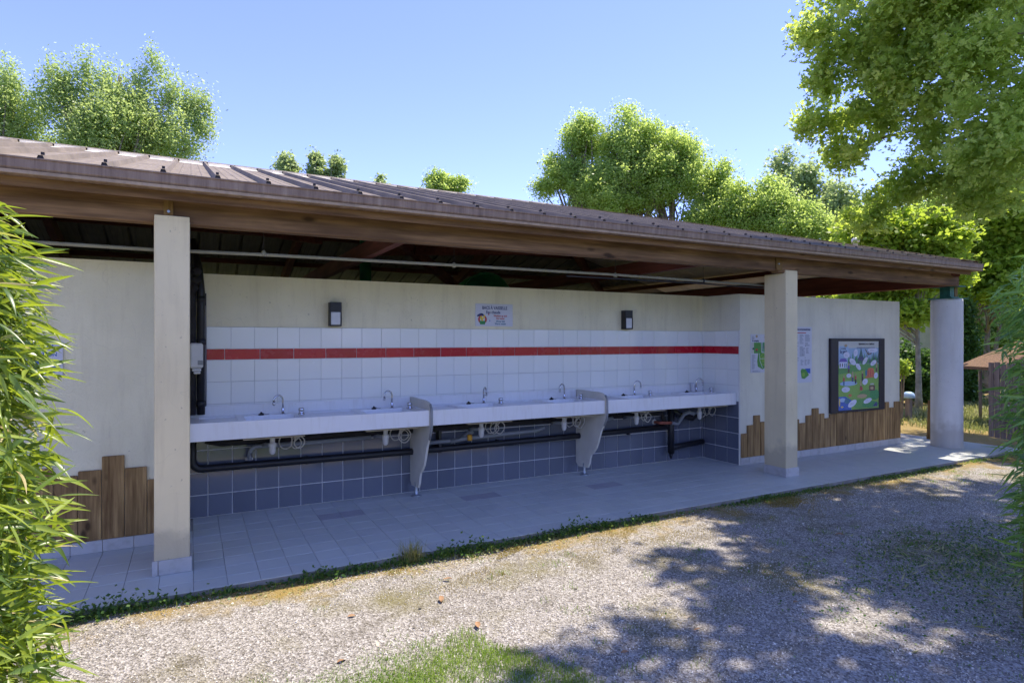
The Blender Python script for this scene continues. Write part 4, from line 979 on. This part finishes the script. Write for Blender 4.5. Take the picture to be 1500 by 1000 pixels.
# slender birches
tree('birch_tree', gbase(1165,30), polar(1150,30,215), .12, [blob(1148,240,16,30,30),blob(1165,285,22,40,30),blob(1158,330,22,30,30)], 6000, .18, 'leaf_poplar', 'tallest slender birch with thin leafy top, left of its pair', 'slender birches', seed=14, clump=.5, per=16, bark='bark_pale', nl=18)
tree('birch_tree', gbase(1195,29), polar(1185,29,235), .12, [blob(1185,262,16,34,29),blob(1200,315,22,40,29),blob(1215,290,14,26,29)], 5200, .18, 'leaf_poplar', 'slender birch with a visible pale stem between the tall birch and the big oak crown', 'slender birches', seed=15, clump=.5, per=16, bark='bark_pale', nl=18)
tree('birch_tree', gbase(1235,28), polar(1230,28,250), .11, [blob(1235,300,20,45,28),blob(1250,340,22,30,28),blob(1225,345,20,25,28)], 4600, .18, 'leaf_poplar', 'thin sparse birch standing against the sky gap above the far half of the roof', 'slender birches', seed=16, clump=.5, per=16, bark='bark_pale', nl=18)
tree('birch_tree', gbase(1272,30), polar(1268,30,290), .11, [blob(1270,320,26,38,30),blob(1290,345,26,24,30)], 5200, .18, 'leaf_poplar', 'rightmost slender birch, half behind the hanging oak branches', 'slender birches', seed=17, clump=.5, per=16, bark='bark_pale', nl=14)
# layered maples on the right
GM = 'trees on the lawn past the column'
tree('maple_tree', gbase(1346,17.5), polar(1343,17.5,380), .075, [blob(1300,330,60,34,18),blob(1345,400,60,34,17.5),blob(1300,410,45,24,17.5),blob(1270,440,60,20,18),blob(1345,350,70,40,18),blob(1330,455,34,18,17),blob(1240,425,40,16,19)], 42000, .12, 'leaf_maple', 'yellow-green maple with pale trunk seen between the notice wall and the round column', GM, seed=20, clump=.42, per=26, flat=.45, bark='bark_pale', nl=30, shape='diamond', elong=1.3)
tree('maple_tree', gbase(1445,24), polar(1447,24,430), .12, [blob(1430,330,60,45,22),blob(1475,360,60,50,22),blob(1440,400,50,28,22),blob(1480,425,40,22,21),blob(1420,430,34,16,22),blob(1500,300,60,50,22),blob(1390,370,40,40,22)], 46000, .14, 'leaf_maple', 'sunlit spreading maple with forked stems, right of the round column', GM, seed=21, clump=.5, per=26, flat=.5, nl=30, elong=1.3, stems=[(gbase(1450,24), polar(1470,24,430)),(gbase(1440,24), polar(1415,24,430))])
tree('maple_tree', gbase(1400,30), polar(1400,30,330), .2, [blob(1380,330,70,60,30),blob(1450,300,80,70,31),blob(1300,350,70,50,31),blob(1380,420,80,40,30),blob(1500,400,60,60,30)], 40000, .24, 'leaf_lime', 'pale green tree mass farthest back behind the two lawn maples', GM, seed=22, clump=.8, per=26, nl=20)
# dark shrubs below
def shrub(base, blobs, n, size, mat, label, seed, cat='bush', name='bush', clump=.25, group=None):
    t = empty(name, base, label, cat, group); rg = np.random.default_rng(seed)
    P, ti, cl = crown_points(blobs, n, clump, 24, 1, .4, rg); P[:,2] = np.maximum(P[:,2], G+.02)
    inst('foliage', leaf_mesh('foliage', P-np.array(base), size, mat, 'diamond', ti), base, t)
    mb = MB(); rs = random.Random(seed)
    for q in rs.sample(range(len(cl)), min(9, len(cl))): mb.tube([base, Vector(base).lerp(Vector(cl[q]), .5)+Vector((0,0,.1)), cl[q]], [.02,.013,.004], 5, False)
    mb.build('stems', 'bark', t); return t
shrub(gbase(1342,18.5), [blob(1325,545,22,50,18.5),blob(1350,555,26,46,18.5),blob(1305,550,26,45,18.5),blob(1375,560,22,40,18.5)], 16000, .09, 'leaf_dark', 'dark green shrub behind the pale maple trunk, past the end of the notice wall', 30)
shrub(gbase(1414,20), [blob(1412,500,15,55,20),blob(1412,550,18,45,20),blob(1410,455,10,22,20)], 12000, .09, 'leaf_dark', 'narrow dark upright shrub just right of the round column', 31)
shrub(gbase(1450,30), [blob(1440,490,45,26,30),blob(1480,490,45,26,30),blob(1440,530,60,22,30)], 12000, .15, 'leaf_lime', 'clipped pale hedge in front of the far house behind the maple', 32, cat='hedge', name='hedge', clump=.35)
# far woodland masses to close the horizon beyond and behind
def wood_mass(x0, y0, x1, y1, h, n, seed, mat='leaf_oak'):
    rg = np.random.default_rng(seed); d = Vector((x1-x0, y1-y0, 0)); L = d.length; k = int(L/3.0); bl = []
    for i in range(k+1):
        t = i/k; hh = h*(.75+.4*rg.random()); bl.append((x0+d.x*t, y0+d.y*t, hh*.55, 2.6, 2.6, hh*.5))
    P, ti, cl = crown_points(bl, n, .9, 30, 1, .4, rg); P[:,2] = np.maximum(P[:,2], .0)
    inst('woodland', leaf_mesh('woodland', P, .42, mat, 'diamond', ti), (0,0,0), None, kind='stuff')
wood_mass(28, -9, 40, 18, 5.5, 42000, 40); wood_mass(40, 18, 18, 44, 6.0, 42000, 41, 'leaf_lime'); wood_mass(18, 44, -26, 40, 6.5, 26000, 42); wood_mass(-26, 40, -30, -10, 7, 12000, 43); wood_mass(-30, -10, -6, -34, 5, 7000, 44); wood_mass(-6, -34, 28, -9, 5, 9000, 45)

# big oak overhead on the right : measured boughs in view plus the overhead part that shades the yard
ob = [blob(1300,50,110,70,8.2),blob(1280,160,70,50,8.5),blob(1400,110,120,110,8.0),blob(1375,245,70,40,8.6),blob(1480,200,110,100,7.6),blob(1195,42,38,16,8.1),blob(1190,185,26,14,8.4),blob(1215,120,30,18,8.3),blob(1265,320,26,12,8.7),blob(1440,290,70,34,8.4),blob(1240,225,40,22,8.6),blob(1310,285,48,20,8.8),blob(1300,-60,120,70,8.2),blob(1450,-60,160,100,7.6),(10.2,-4.6,6.4,1.7,1.5,1.3),(11.6,-5.2,7.6,1.8,1.8,1.5)]
ov = [(sx+.407*z, sy+.1*z, z, r, r*.95, r*.55) for sx, sy, z, r in ((2.4,-4.0,9.0,1.4),(1.9,-4.9,9.2,1.2),(3.6,-5.7,9.5,1.7),(4.5,-3.7,9.0,1.4),(6.5,-4.6,9.8,1.6),(8.5,-3.5,9.4,1.5),(8.7,-6.0,9.8,1.7),(6.0,-6.9,9.2,1.9),(10.5,-2.4,9.0,1.5),(10.9,-.7,9.2,1.3),(11.8,-4.4,9.4,1.9),(6.3,-2.8,9.2,.9),(12.5,-1.8,9.0,1.6),(5.2,-3.1,9.0,1.2),(3.3,-3.0,8.6,.8),(4.0,-4.6,9.6,1.2),(7.3,-3.0,9.0,1.2),(5.2,-5.4,9.8,1.2),(9.7,-1.1,8.2,1.2),(10.3,-1.4,8.8,1.0),(10.9,-1.2,8.0,.9),(3.3,-7.2,9,1.6))]
tree('oak_tree', (11.6,-5.6,G), (11.2,-4.4,10.0), .36, ob, 125000, .062, 'leaf_oak', 'huge oak whose leafy boughs hang into the top right corner of the photo', None, seed=50, clump=.22, per=36, shape='lobed', nl=55, elong=1.5, droop=.1, upb=.5, fork=.25, extra=(ov, 70000, .12))

# ------------------------------------------------------------------ bamboos
def bamboo_leaf(L, Wd, bend, fold, n=6):
    vs = []
    for i in range(n+1):
        t = i/n; w_ = Wd*.5*(math.sin(math.pi*min(1,(t*.97+.03))**.72))**.9 if 0 < t < 1 else .0006
        x = L*t; z = -bend*L*t*t
        vs += [(x, -w_, z+fold*w_), (x, 0, z), (x, w_, z+fold*w_)]
    fs = []
    for i in range(n):
        a = 3*i; fs += [(a,a+3,a+4,a+1),(a+1,a+4,a+5,a+2)]
    return np.array(vs), fs
LV = [bamboo_leaf(.13,.016,.18,.5), bamboo_leaf(.11,.014,.35,.4), bamboo_leaf(.15,.017,.10,.5), bamboo_leaf(.12,.018,.55,.35)]
def bamboo(name, base, spines, nleaf, label, mat, nobj, seed, heading, spread, lsc=1.0):
    """spines: list of (x,y,z,r) spray centres; leaves fan outwards and droop"""
    t = empty(name, base, label, 'bamboo'); rg = random.Random(seed)
    metas = []
    for li, (V, F) in enumerate(LV):
        for ti in (.1,.4,.68,.98 if li == 1 else .78):
            me = bpy.data.meshes.new('leaf'); me.from_pydata([tuple(v) for v in V], [], F); at = me.attributes.new('tint','FLOAT','FACE')
            at.data.foreach_set('value', [ti]*len(F)); me.materials.append(MATS[mat]); me.polygons.foreach_set('use_smooth',[True]*len(F)); me.update(); metas.append(me)
    leaves = []
    for k in range(nleaf):
        s_ = spines[rg.randrange(len(spines))]
        while True:
            q = Vector((rg.uniform(-1,1), rg.uniform(-1,1), rg.uniform(-1,1)))
            if q.length < 1: break
        p = Vector(s_[:3]) + q*s_[3]
        out = Vector((q.x, q.y, 0)); hd = heading + rg.gauss(0, spread)
        yaw = hd; pitch = rg.gauss(.22, .42); roll = rg.gauss(0, .7)
        leaves.append((p, (roll, pitch, yaw), lsc*rg.uniform(.65,1.25), rg.randrange(16)))
    leaves.sort(key=lambda l: (l[0]-CAM).length / l[2])
    vis = [l for l in leaves if (l[0]-CAM).dot(Vector((math.sin(YAW), math.cos(YAW), 0))) > .3]
    vids = set(id(l) for l in vis[:nobj])
    RV = []; RT = []
    from mathutils import Euler
    for l in leaves:
        if id(l) in vids:
            o = inst('leaf', metas[l[3]], l[0], t, rot=l[1], scale=(l[2],)*3)
        else:
            M = np.array(Euler(l[1]).to_matrix())*l[2]; RV.append((LV[l[3]//4][0] @ M.T) + np.array(l[0]-Vector(base))); RT.append((.1,.4,.68,.98 if l[3]//4 == 1 else .78)[l[3]%4])
    V = np.stack(RV); F = LV[0][1]
    o = inst('leaf', np_mesh('leaf', V, quads=F, mat=mat, tint=np.array(RT)), base, t); o['kind'] = 'stuff'
    mb = MB(); n0 = 26
    for i in range(n0):
        s_ = spines[rg.randrange(len(spines))]; b0 = Vector(base)+Vector((rg.uniform(-.25,.25), rg.uniform(-.25,.25), 0)); tp = Vector(s_[:3])+Vector((rg.uniform(-.5,.5),rg.uniform(-.5,.5),rg.uniform(-.3,.5)))*s_[3]
        mb.tube([b0, b0.lerp(tp,.5)+Vector((0,0,.3*rg.random())), tp], [.007,.005,.002], 5, False)
    mb.build('cane', 'bamboo_cane', t, kind='stuff'); return t
def sp(px, py, d, r): p = polar(px, d, py); return (*p, r)
ls = [sp(-240,850,2.4,.4), sp(-260,600,2.5,.4), sp(-106,470,2.1,.22), sp(-76,400,2.2,.18), sp(-116,360,2.2,.2), sp(-56,520,2.15,.17), sp(-96,620,2.0,.24), sp(-66,690,2.05,.18), sp(-96,780,1.95,.24), sp(-66,850,2.0,.16), sp(-106,930,1.9,.24), sp(-76,1000,1.85,.18), sp(-196,700,2.2,.4), sp(-206,450,2.3,.4), sp(-196,950,2.0,.35), sp(-106,560,2.2,.25), sp(-96,1080,1.8,.25)]
bamboo('bamboo', (polar(-90,2.2,500)[0], polar(-90,2.2,500)[1], G), ls, 7600, 'sunlit yellow-green bamboo clump filling the left edge in front of the planked wall', 'leaf_bamboo', 290, 61, R(-5), 1.1, .74)
rs_ = [sp(1648,898,4.5,.35), sp(1608,868,4.5,.2), sp(1548,448,4.6,.28), sp(1578,518,4.6,.35), sp(1563,598,4.5,.28), sp(1583,678,4.4,.32), sp(1568,753,4.3,.22), sp(1593,818,4.3,.28), sp(1623,438,4.8,.45), sp(1648,618,4.8,.55), sp(1648,778,4.6,.5)]
bamboo('bamboo', (polar(1600,4.8,500)[0], polar(1600,4.8,500)[1], G), rs_, 7800, 'shaded green bamboo clump cut by the right edge in front of the slatted fence', 'leaf_bamboo_shade', 290, 62, R(150), 1.2, .85)

# ------------------------------------------------------------------ things on the far lawn
fp = polar(1448, 12.0, 500); fe = polar(1512, 11.4, 500)
A_ = Vector((fp[0], fp[1], 0)); Bv = Vector((fe[0], fe[1], 0)); dv = (Bv-A_).normalized(); nv = Vector((-dv.y, dv.x, 0))
fn = empty('slatted_screen', A_, 'weathered vertical board screen on the lawn beside the right bamboo', 'fence')
n_ = 9
for i in range(n_):
    p = A_ + dv*(.115*i); h0, h1 = .10, 1.24+rnd.uniform(-.02,.02)
    vs = [p, p+dv*.085, p+dv*.085+nv*.02, p+nv*.02]; b = MB().add([(*v.xy,h0) for v in vs]+[(*v.xy,h1) for v in vs], [(0,1,2,3),(4,7,6,5),(0,4,5,1),(1,5,6,2),(2,6,7,3),(3,7,4,0)])
    b.build('slat', 'fence_wood', fn, origin=(*p.xy, h0))
for z in (.35, 1.0):
    p0 = A_+nv*.021; p1 = A_+dv*1.05+nv*.021; b = MB().add([(*v.xy,z_) for z_ in (z,z+.07) for v in (p0,p1,p1+nv*.03,p0+nv*.03)], [(0,1,2,3),(4,7,6,5),(0,4,5,1),(1,5,6,2),(2,6,7,3),(3,7,4,0)]); b.build('rail', 'fence_wood', fn)
pp = polar(1486, 15.5, 500); c = Vector((pp[0], pp[1], 0))
hut = empty('thatched_hut', c, 'low hut with a sloping brown thatched roof behind the board screen', 'hut')
d2 = Vector((math.cos(R(-28)), math.sin(R(-28)), 0)); n2 = Vector((-d2.y, d2.x, 0))
e0 = c - d2*.55; vs = []
for k_, off in enumerate((-.6, .8)):
    vs += [e0+n2*off+Vector((0,0,1.0)), e0+n2*off+d2*1.3+Vector((0,0,1.50)), e0+n2*off+d2*1.3+Vector((0,0,1.58)), e0+n2*off+Vector((0,0,1.06))]
MB().add(vs, [(0,1,2,3),(7,6,5,4),(0,4,5,1),(1,5,6,2),(2,6,7,3),(3,7,4,0)]).build('roof', 'thatch', hut)
vs = [c+d2*a+n2*b_ for a,b_ in ((.25,-.35),(1.2,-.35),(1.2,.5),(.25,.5))]
MB().add([(*v.xy,0) for v in vs]+[(*v.xy,1.08) for v in vs], [(0,1,5,4),(1,2,6,5),(2,3,7,6),(3,0,4,7)]).build('wall', 'plastic_grey', hut)
# far house wall
p = polar(1450, 42, 500); c = Vector((p[0], p[1], 0)); hs = empty('far_house', c, 'pale yellow house wall glimpsed far behind the forked maple', 'house')
MB().box(c.x-4,c.x+6,c.y-4,c.y+6,0,5.2).build('wall', 'far_wall', hs)
MB().prism([(c.y-4.4,5.2),(c.y+1,7.0),(c.y+6.4,5.2)], 'X', c.x-4.4, c.x+6.4).build('roof', 'thatch', hs)
MB().box(c.x-4.03,c.x-4.0,c.y-1,c.y+.1,1,2.3).build('window', 'frame_dark', hs)
# garden light post
p = polar(1331, 15.2, 500); t = empty('garden_light', (p[0],p[1],G), 'short wooden post with a pale blue cap on the lawn past the notice wall', 'post light')
MB().box(p[0]-.05,p[0]+.05,p[1]-.05,p[1]+.05,G,.38,.01).build('post', 'fence_wood', t)
MB().lathe([(.11,0),(.12,.03),(.10,.10),(.05,.13)], (p[0],p[1],.38), 12).build('cap', 'ink_paleblue', t)
p = polar(1362, 11.9, 500); t = empty('tree_stake', (p[0],p[1],G), 'small tan stake leaning against the left side of the round column', 'stake')
MB().tube([(p[0],p[1],G),(p[0]+.02,p[1],.62)], [.05,.035], 8).build('stake', 'block_wood', t)
p = polar(1436, 16, 500); t = empty('wooden_stake', (p[0],p[1],G), 'thin pale stake under the edge of the thatched roof', 'stake')
MB().tube([(p[0],p[1],G),(p[0],p[1],.95)], .03, 7).build('stake', 'fence_wood', t)
shrub(gbase(1321,14.5), [blob(1322,540,6,16,14.5)], 500, .06, 'leaf_maple', 'small orange-tinged shrub showing at the edge of the notice wall', 33, clump=.1)

# ------------------------------------------------------------------ grass, weeds, gravel, litter
def blades(P, h, wd, lean=1.1, rg=rng):
    n = len(P); a = rg.random(n)*2*math.pi; H = h*(.5+rg.random(n)); l = lean*rg.random(n)*H
    dx, dy = np.cos(a), np.sin(a); s = np.stack([-dy, dx, np.zeros(n)], 1)*wd/2
    mid = P+np.stack([dx*l*.35, dy*l*.35, H*.6], 1); tip = P+np.stack([dx*l, dy*l, H*(1-.25*l/(H+1e-6))], 1)
    return np.stack([P-s, P+s, mid+s*.8, mid-s*.8, tip], 1)
def grass_obj(name, P, h, wd, mat, tint=None, **k):
    V = blades(P, h, wd); me = np_mesh(name, V, quads=[(0,1,2,3)], tris=[(3,2,4)], mat=mat, tint=tint)
    return inst(name, me, (0,0,0), None, kind='stuff')
def smooth_noise(x, y, s, seed=0):
    return (np.sin(x*s+seed)+np.sin(y*s*1.3+seed*2.1)+np.sin((x+y)*s*.7+seed*.7)+np.sin((x-y*1.4)*s*1.9+seed))*.25
# near patch
n_ = 230000; x = rng.uniform(-.8,2.2,n_); y = rng.uniform(-4.9,-2.7,n_)
edge = -2.96 - np.clip(.35-x,0,9)*.12 - np.clip(x-1.25,0,9)*1.9 + .12*smooth_noise(x,y,6,2); ke = (y < edge+ .18*rng.random(n_)*(rng.random(n_)<.3)) & (rng.random(n_) < np.clip((edge-y)*3.2+.12,0,1)*(.62+.38*smooth_noise(x,y,9,1))*np.clip((x+.35)*1.3,.12,1))
x, y = x[ke], y[ke]; P = np.stack([x, y, np.full(len(x), GZ-.004)], 1)
grass_obj('grass', P, .024, .0034, 'grass_blade', np.clip(.48+.3*smooth_noise(x,y,4,3)+.15*rng.normal(size=len(x)),0,1))
# thin tufts across the gravel
cx = rng.uniform(0,9,260); cy = rng.uniform(-5.2,-1.9,260); xs_ = []; 
for a, b_ in zip(cx, cy):
    m = rng.integers(5,30); xs_.append(np.stack([a+rng.normal(size=m)*.035, b_+rng.normal(size=m)*.03, np.full(m,GZ-.004)],1))
P = np.concatenate(xs_); grass_obj('grass_tufts', P, .028, .003, 'grass_blade', np.clip(.35+.2*rng.normal(size=len(P)),0,1))
# weeds along the slab edge: broad little leaves + blades
n_ = 15000; x = rng.uniform(-1.6,10.5,n_); dens = np.clip(.38+.55*smooth_noise(x,x*0,3.1,4)+.25*smooth_noise(x,x*0,11,1),.03,1)*np.where(x>3.6,.45,1); ke = rng.random(n_) < dens; x = x[ke]
y = SLY-.012-np.abs(rng.normal(size=len(x)))*.05; z = GZ+np.abs(rng.normal(size=len(x)))*.045*np.clip(dens[ke]*1.6-.25,.05,1.2)
P = np.stack([x,y,z],1); inst('weeds', leaf_mesh('weeds', P, .026, 'weed_leaf', 'diamond', np.clip(.45+.25*rng.normal(size=len(x)),0,1), 0, .7, 1.5), (0,0,0), None, kind='stuff')
P2 = P[rng.random(len(P))<.35].copy(); P2[:,2] = GZ; grass_obj('weed_blades', P2, .05, .0035, 'grass_blade')
n_ = 42000; x = rng.uniform(.8,6.0,n_); y = SLY-.05-np.abs(rng.normal(size=n_))*.27; ke = (smooth_noise(x,y,3.3,9)+.4*smooth_noise(x,y,11,2) > .12+.0*x)&(y>-2.6); x, y = x[ke], y[ke]
grass_obj('moss_strip', np.stack([x,y,np.full(len(x),GZ-.002)],1), .013, .0032, 'dry_moss', np.clip(.5+.3*rng.normal(size=len(x)),0,1))
# tall tuft near the middle of the kerb
P = np.stack([.0+1.31+rng.normal(size=240)*.035, SLY-.05+rng.normal(size=240)*.02, np.full(240,GZ)],1); grass_obj('grass_tuft', P, .13, .004, 'dry_grass')
# dirt strip with moss by the slab: leaf litter crumbs
n_ = 5200; x = rng.uniform(-1.6,10.5,n_); y = SLY-.02-np.abs(rng.normal(size=n_))*.11; P = np.stack([x,y,np.full(n_,GZ+.008)],1)
inst('leaf_litter', leaf_mesh('leaf_litter', P, .022, 'dry_grass', 'diamond', rng.random(n_), 0, 2.5, 2.2), (0,0,0), None, kind='stuff')
# weeds by the right bamboo
n_ = 8000; x = rng.normal(5.5,1.0,n_); y = rng.normal(-3.75,.5,n_); ke = (np.abs(smooth_noise(x,y,5,3))<.55)&(y-(-3.2-.35*(x-5))<.35)&(y<-3.0); P = np.stack([x,y,GZ+rng.random(n_)*.03],1)[ke]
inst('ground_ivy', leaf_mesh('ground_ivy', P, .019, 'weed_leaf', 'diamond', rng.random(len(P)), 0, .8, 1.4), (0,0,0), None, kind='stuff')
n_ = 700; P = np.stack([rng.normal(5.1,.6,n_), rng.normal(-3.85,.4,n_), np.full(n_,GZ+.012)],1)
V, F = quad_leaves(P, .075, 'diamond', 0, 3, elong=6.5); inst('dead_bamboo_leaves', np_mesh('dead_bamboo_leaves', V, quads=[(0,1,2,3)], mat='dry_grass', tint=.5+.5*rng.random(n_)), (0,0,0), None, kind='stuff')
# lawn beyond
n_ = 60000; x = rng.uniform(11.9,26,n_); y = rng.uniform(-3.5,9,n_); ke = (np.hypot(x-11,y+1)>1.0)&~((y>2.1+.07*(x-12))&(y<3.1+.09*(x-12))); x, y = x[ke], y[ke]
P = np.stack([x,y,np.full(len(x),G)],1); grass_obj('lawn_grass', P, .11, .014, 'dry_grass', np.clip(.42+.45*smooth_noise(x,y,1.5,5)+.2*rng.normal(size=len(x)),0,1))

# gravel: small angular stones scattered with geometry nodes
def stone_proto(i):
    r_ = random.Random(i); import bmesh
    bm = bmesh.new(); bmesh.ops.create_icosphere(bm, subdivisions=1, radius=1)
    for v in bm.verts: v.co = Vector((v.co.x*r_.uniform(.8,1.3), v.co.y*r_.uniform(.6,1.0), v.co.z*r_.uniform(.3,.6)))
    me = bpy.data.meshes.new('stone'); bm.to_mesh(me); bm.free(); me.materials.append(MATS['gravel_stone']); return me
def gravel_field(name, pts, seed):
    me = bpy.data.meshes.new(name); n = len(pts); me.vertices.add(n); me.vertices.foreach_set('co', pts.astype(np.float32).ravel()); 
    rg = np.random.default_rng(seed)
    a = me.attributes.new('tint','FLOAT','POINT'); a.data.foreach_set('value', np.clip(rg.normal(.50,.24,n)+.16*smooth_noise(pts[:,0],pts[:,1],1.3,5)+.10*smooth_noise(pts[:,0],pts[:,1],5.1,2),0,1).astype(np.float32))
    a = me.attributes.new('sz','FLOAT','POINT'); a.data.foreach_set('value', (.0024+.0038*rg.random(n)**2.5+.005*(rg.random(n)<.03)*rg.random(n)).astype(np.float32))
    a = me.attributes.new('rot','FLOAT_VECTOR','POINT'); a.data.foreach_set('vector', (rg.random((n,3))*np.array([1.2,1.2,6.28])).astype(np.float32).ravel())
    o = inst(name, me, (0,0,0), None, kind='stuff')
    g = bpy.data.node_groups.new(name, 'GeometryNodeTree'); g.interface.new_socket('Geometry', in_out='INPUT', socket_type='NodeSocketGeometry'); g.interface.new_socket('Geometry', in_out='OUTPUT', socket_type='NodeSocketGeometry')
    gi = g.nodes.new('NodeGroupInput'); go = g.nodes.new('NodeGroupOutput'); ip = g.nodes.new('GeometryNodeInstanceOnPoints'); m2p = g.nodes.new('GeometryNodeMeshToPoints')
    jn = g.nodes.new('GeometryNodeGeometryToInstance')
    for i in range(3):
        oi = g.nodes.new('GeometryNodeObjectInfo'); oi.inputs['Object'].default_value = STONES[i]; oi.inputs['As Instance'].default_value = True; g.links.new(oi.outputs['Geometry'], jn.inputs[0])
    g.links.new(gi.outputs[0], m2p.inputs[0]); g.links.new(m2p.outputs[0], ip.inputs['Points']); g.links.new(jn.outputs[0], ip.inputs['Instance']); ip.inputs['Pick Instance'].default_value = True
    def attr(nm, ty):
        q = g.nodes.new('GeometryNodeInputNamedAttribute'); q.data_type = ty; q.inputs['Name'].default_value = nm; return q.outputs[0]
    g.links.new(attr('sz','FLOAT'), ip.inputs['Scale']); g.links.new(attr('rot','FLOAT_VECTOR'), ip.inputs['Rotation'])
    g.links.new(ip.outputs[0], go.inputs[0]); md = o.modifiers.new('scatter','NODES'); md.node_group = g
    return o
# three source stones lie in the yard themselves
STONES = []
for i in range(3):
    o = inst('pebble', stone_proto(i), (0,0,0), None, label=('larger pale stone on the sunlit gravel, left of the grass patch','larger pale stone on the gravel between kerb and grass patch','larger pale stone on the gravel at the edge of the tree shade')[i], cat='stone', group='loose stones'); STONES.append(o)
n_ = 210000; u = rng.random(n_); r_ = 1.4+7.6*u**.75; a_ = rng.uniform(R(-12), R(70), n_); x = CAM.x+r_*np.sin(a_); y = CAM.y+r_*np.cos(a_)
ke = (y < SLY-.01)&(x<12); x, y = x[ke], y[ke]
mask = smooth_noise(x,y,2.3,7)+.5*smooth_noise(x,y,7,3)+.5*rng.normal(size=len(x))*.5; ke = (mask + np.clip((y+2.55)*1.1,0,1)*(.5+.9*smooth_noise(x,x*0+2,1.7,3)) < .42)&~((y<-3.05-np.clip(x-1.3,0,9)*1.9)&(x>-.1)&(rng.random(len(x))<.8)); x, y = x[ke], y[ke]
z = GZ+.012*np.sin(x*1.7+y*.8)*np.cos(y*1.3-.4*x)+.006*np.sin(4.1*x)*np.sin(3.7*y)+.0012
gravel_field('gravel', np.stack([x,y,z],1), 3)
for i, o in enumerate(STONES): o.location = (1.1+.5*i, -2.6-.1*i, GZ+.008); o.scale = (.012,)*3

# fallen leaves that can be told apart
fl_spots = [(300,0),(515,905),(646,880),(553,946),(500,972),(655,850),(1005,906),(915,958),(1020,925),(1305,860),(1165,884),(700,918),(455,920),(1230,785)]
FLL = ['dry brown leaf in the sun nearest the bottom of the near pillar','small curled brown leaf just below the weeds at the kerb','dry leaf on sunlit gravel just left of the grass patch','pale dry leaf by the lower left corner of the grass patch','brown leaf at the border of sun and shade above the grass patch','pale leaf in the shade, above and right of another dry leaf','brown leaf in the shade right of the grass patch','brown leaf in the shade between the grass patch and the yard centre','dry leaf in shade nearest the weeds by the right bamboo','brown leaf in the middle of the shaded gravel','pale dry leaf touching the top edge of the grass patch','lone brown leaf furthest left on the sunlit gravel','dry leaf high up on the shaded gravel, nearest the far pillar']
lm = []
for q in range(3):
    V = []; F = []; n0 = 5; L = .07+.012*q; rr = random.Random(q)
    for i in range(n0+1):
        t = i/n0; w_ = .017*math.sin(math.pi*t)**.8+.0008; zz = .010*math.sin(t*3.0+q)+.003; V += [(L*(t-.5), -w_, zz+.006), (L*(t-.5), 0, zz), (L*(t-.5), w_, zz+.004*rr.random()+.004)]
    for i in range(n0): a = 3*i; F += [(a,a+3,a+4,a+1),(a+1,a+4,a+5,a+2)]
    lm.append(mesh_from('fallen_leaf', V, F, 'dry_leaf' if q < 2 else 'dry_leaf_pale', smooth=True))
for i, (px, py) in enumerate(fl_spots[1:]):
    b_ = math.atan((px-750)/892.06); zc = (CAM.z-GZ)*892.06/(py-497.8); d = zc/math.cos(b_); p = polar(px, d, 500)
    inst('fallen_leaf', lm[i % 3], (p[0], p[1], GZ+.008), None, rot=(rnd.uniform(-.2,.2), rnd.uniform(-.2,.2), rnd.uniform(0,6)), scale=(rnd.uniform(.55,.95),)*3, label=FLL[i], cat='leaf', group='dry leaves on the gravel')
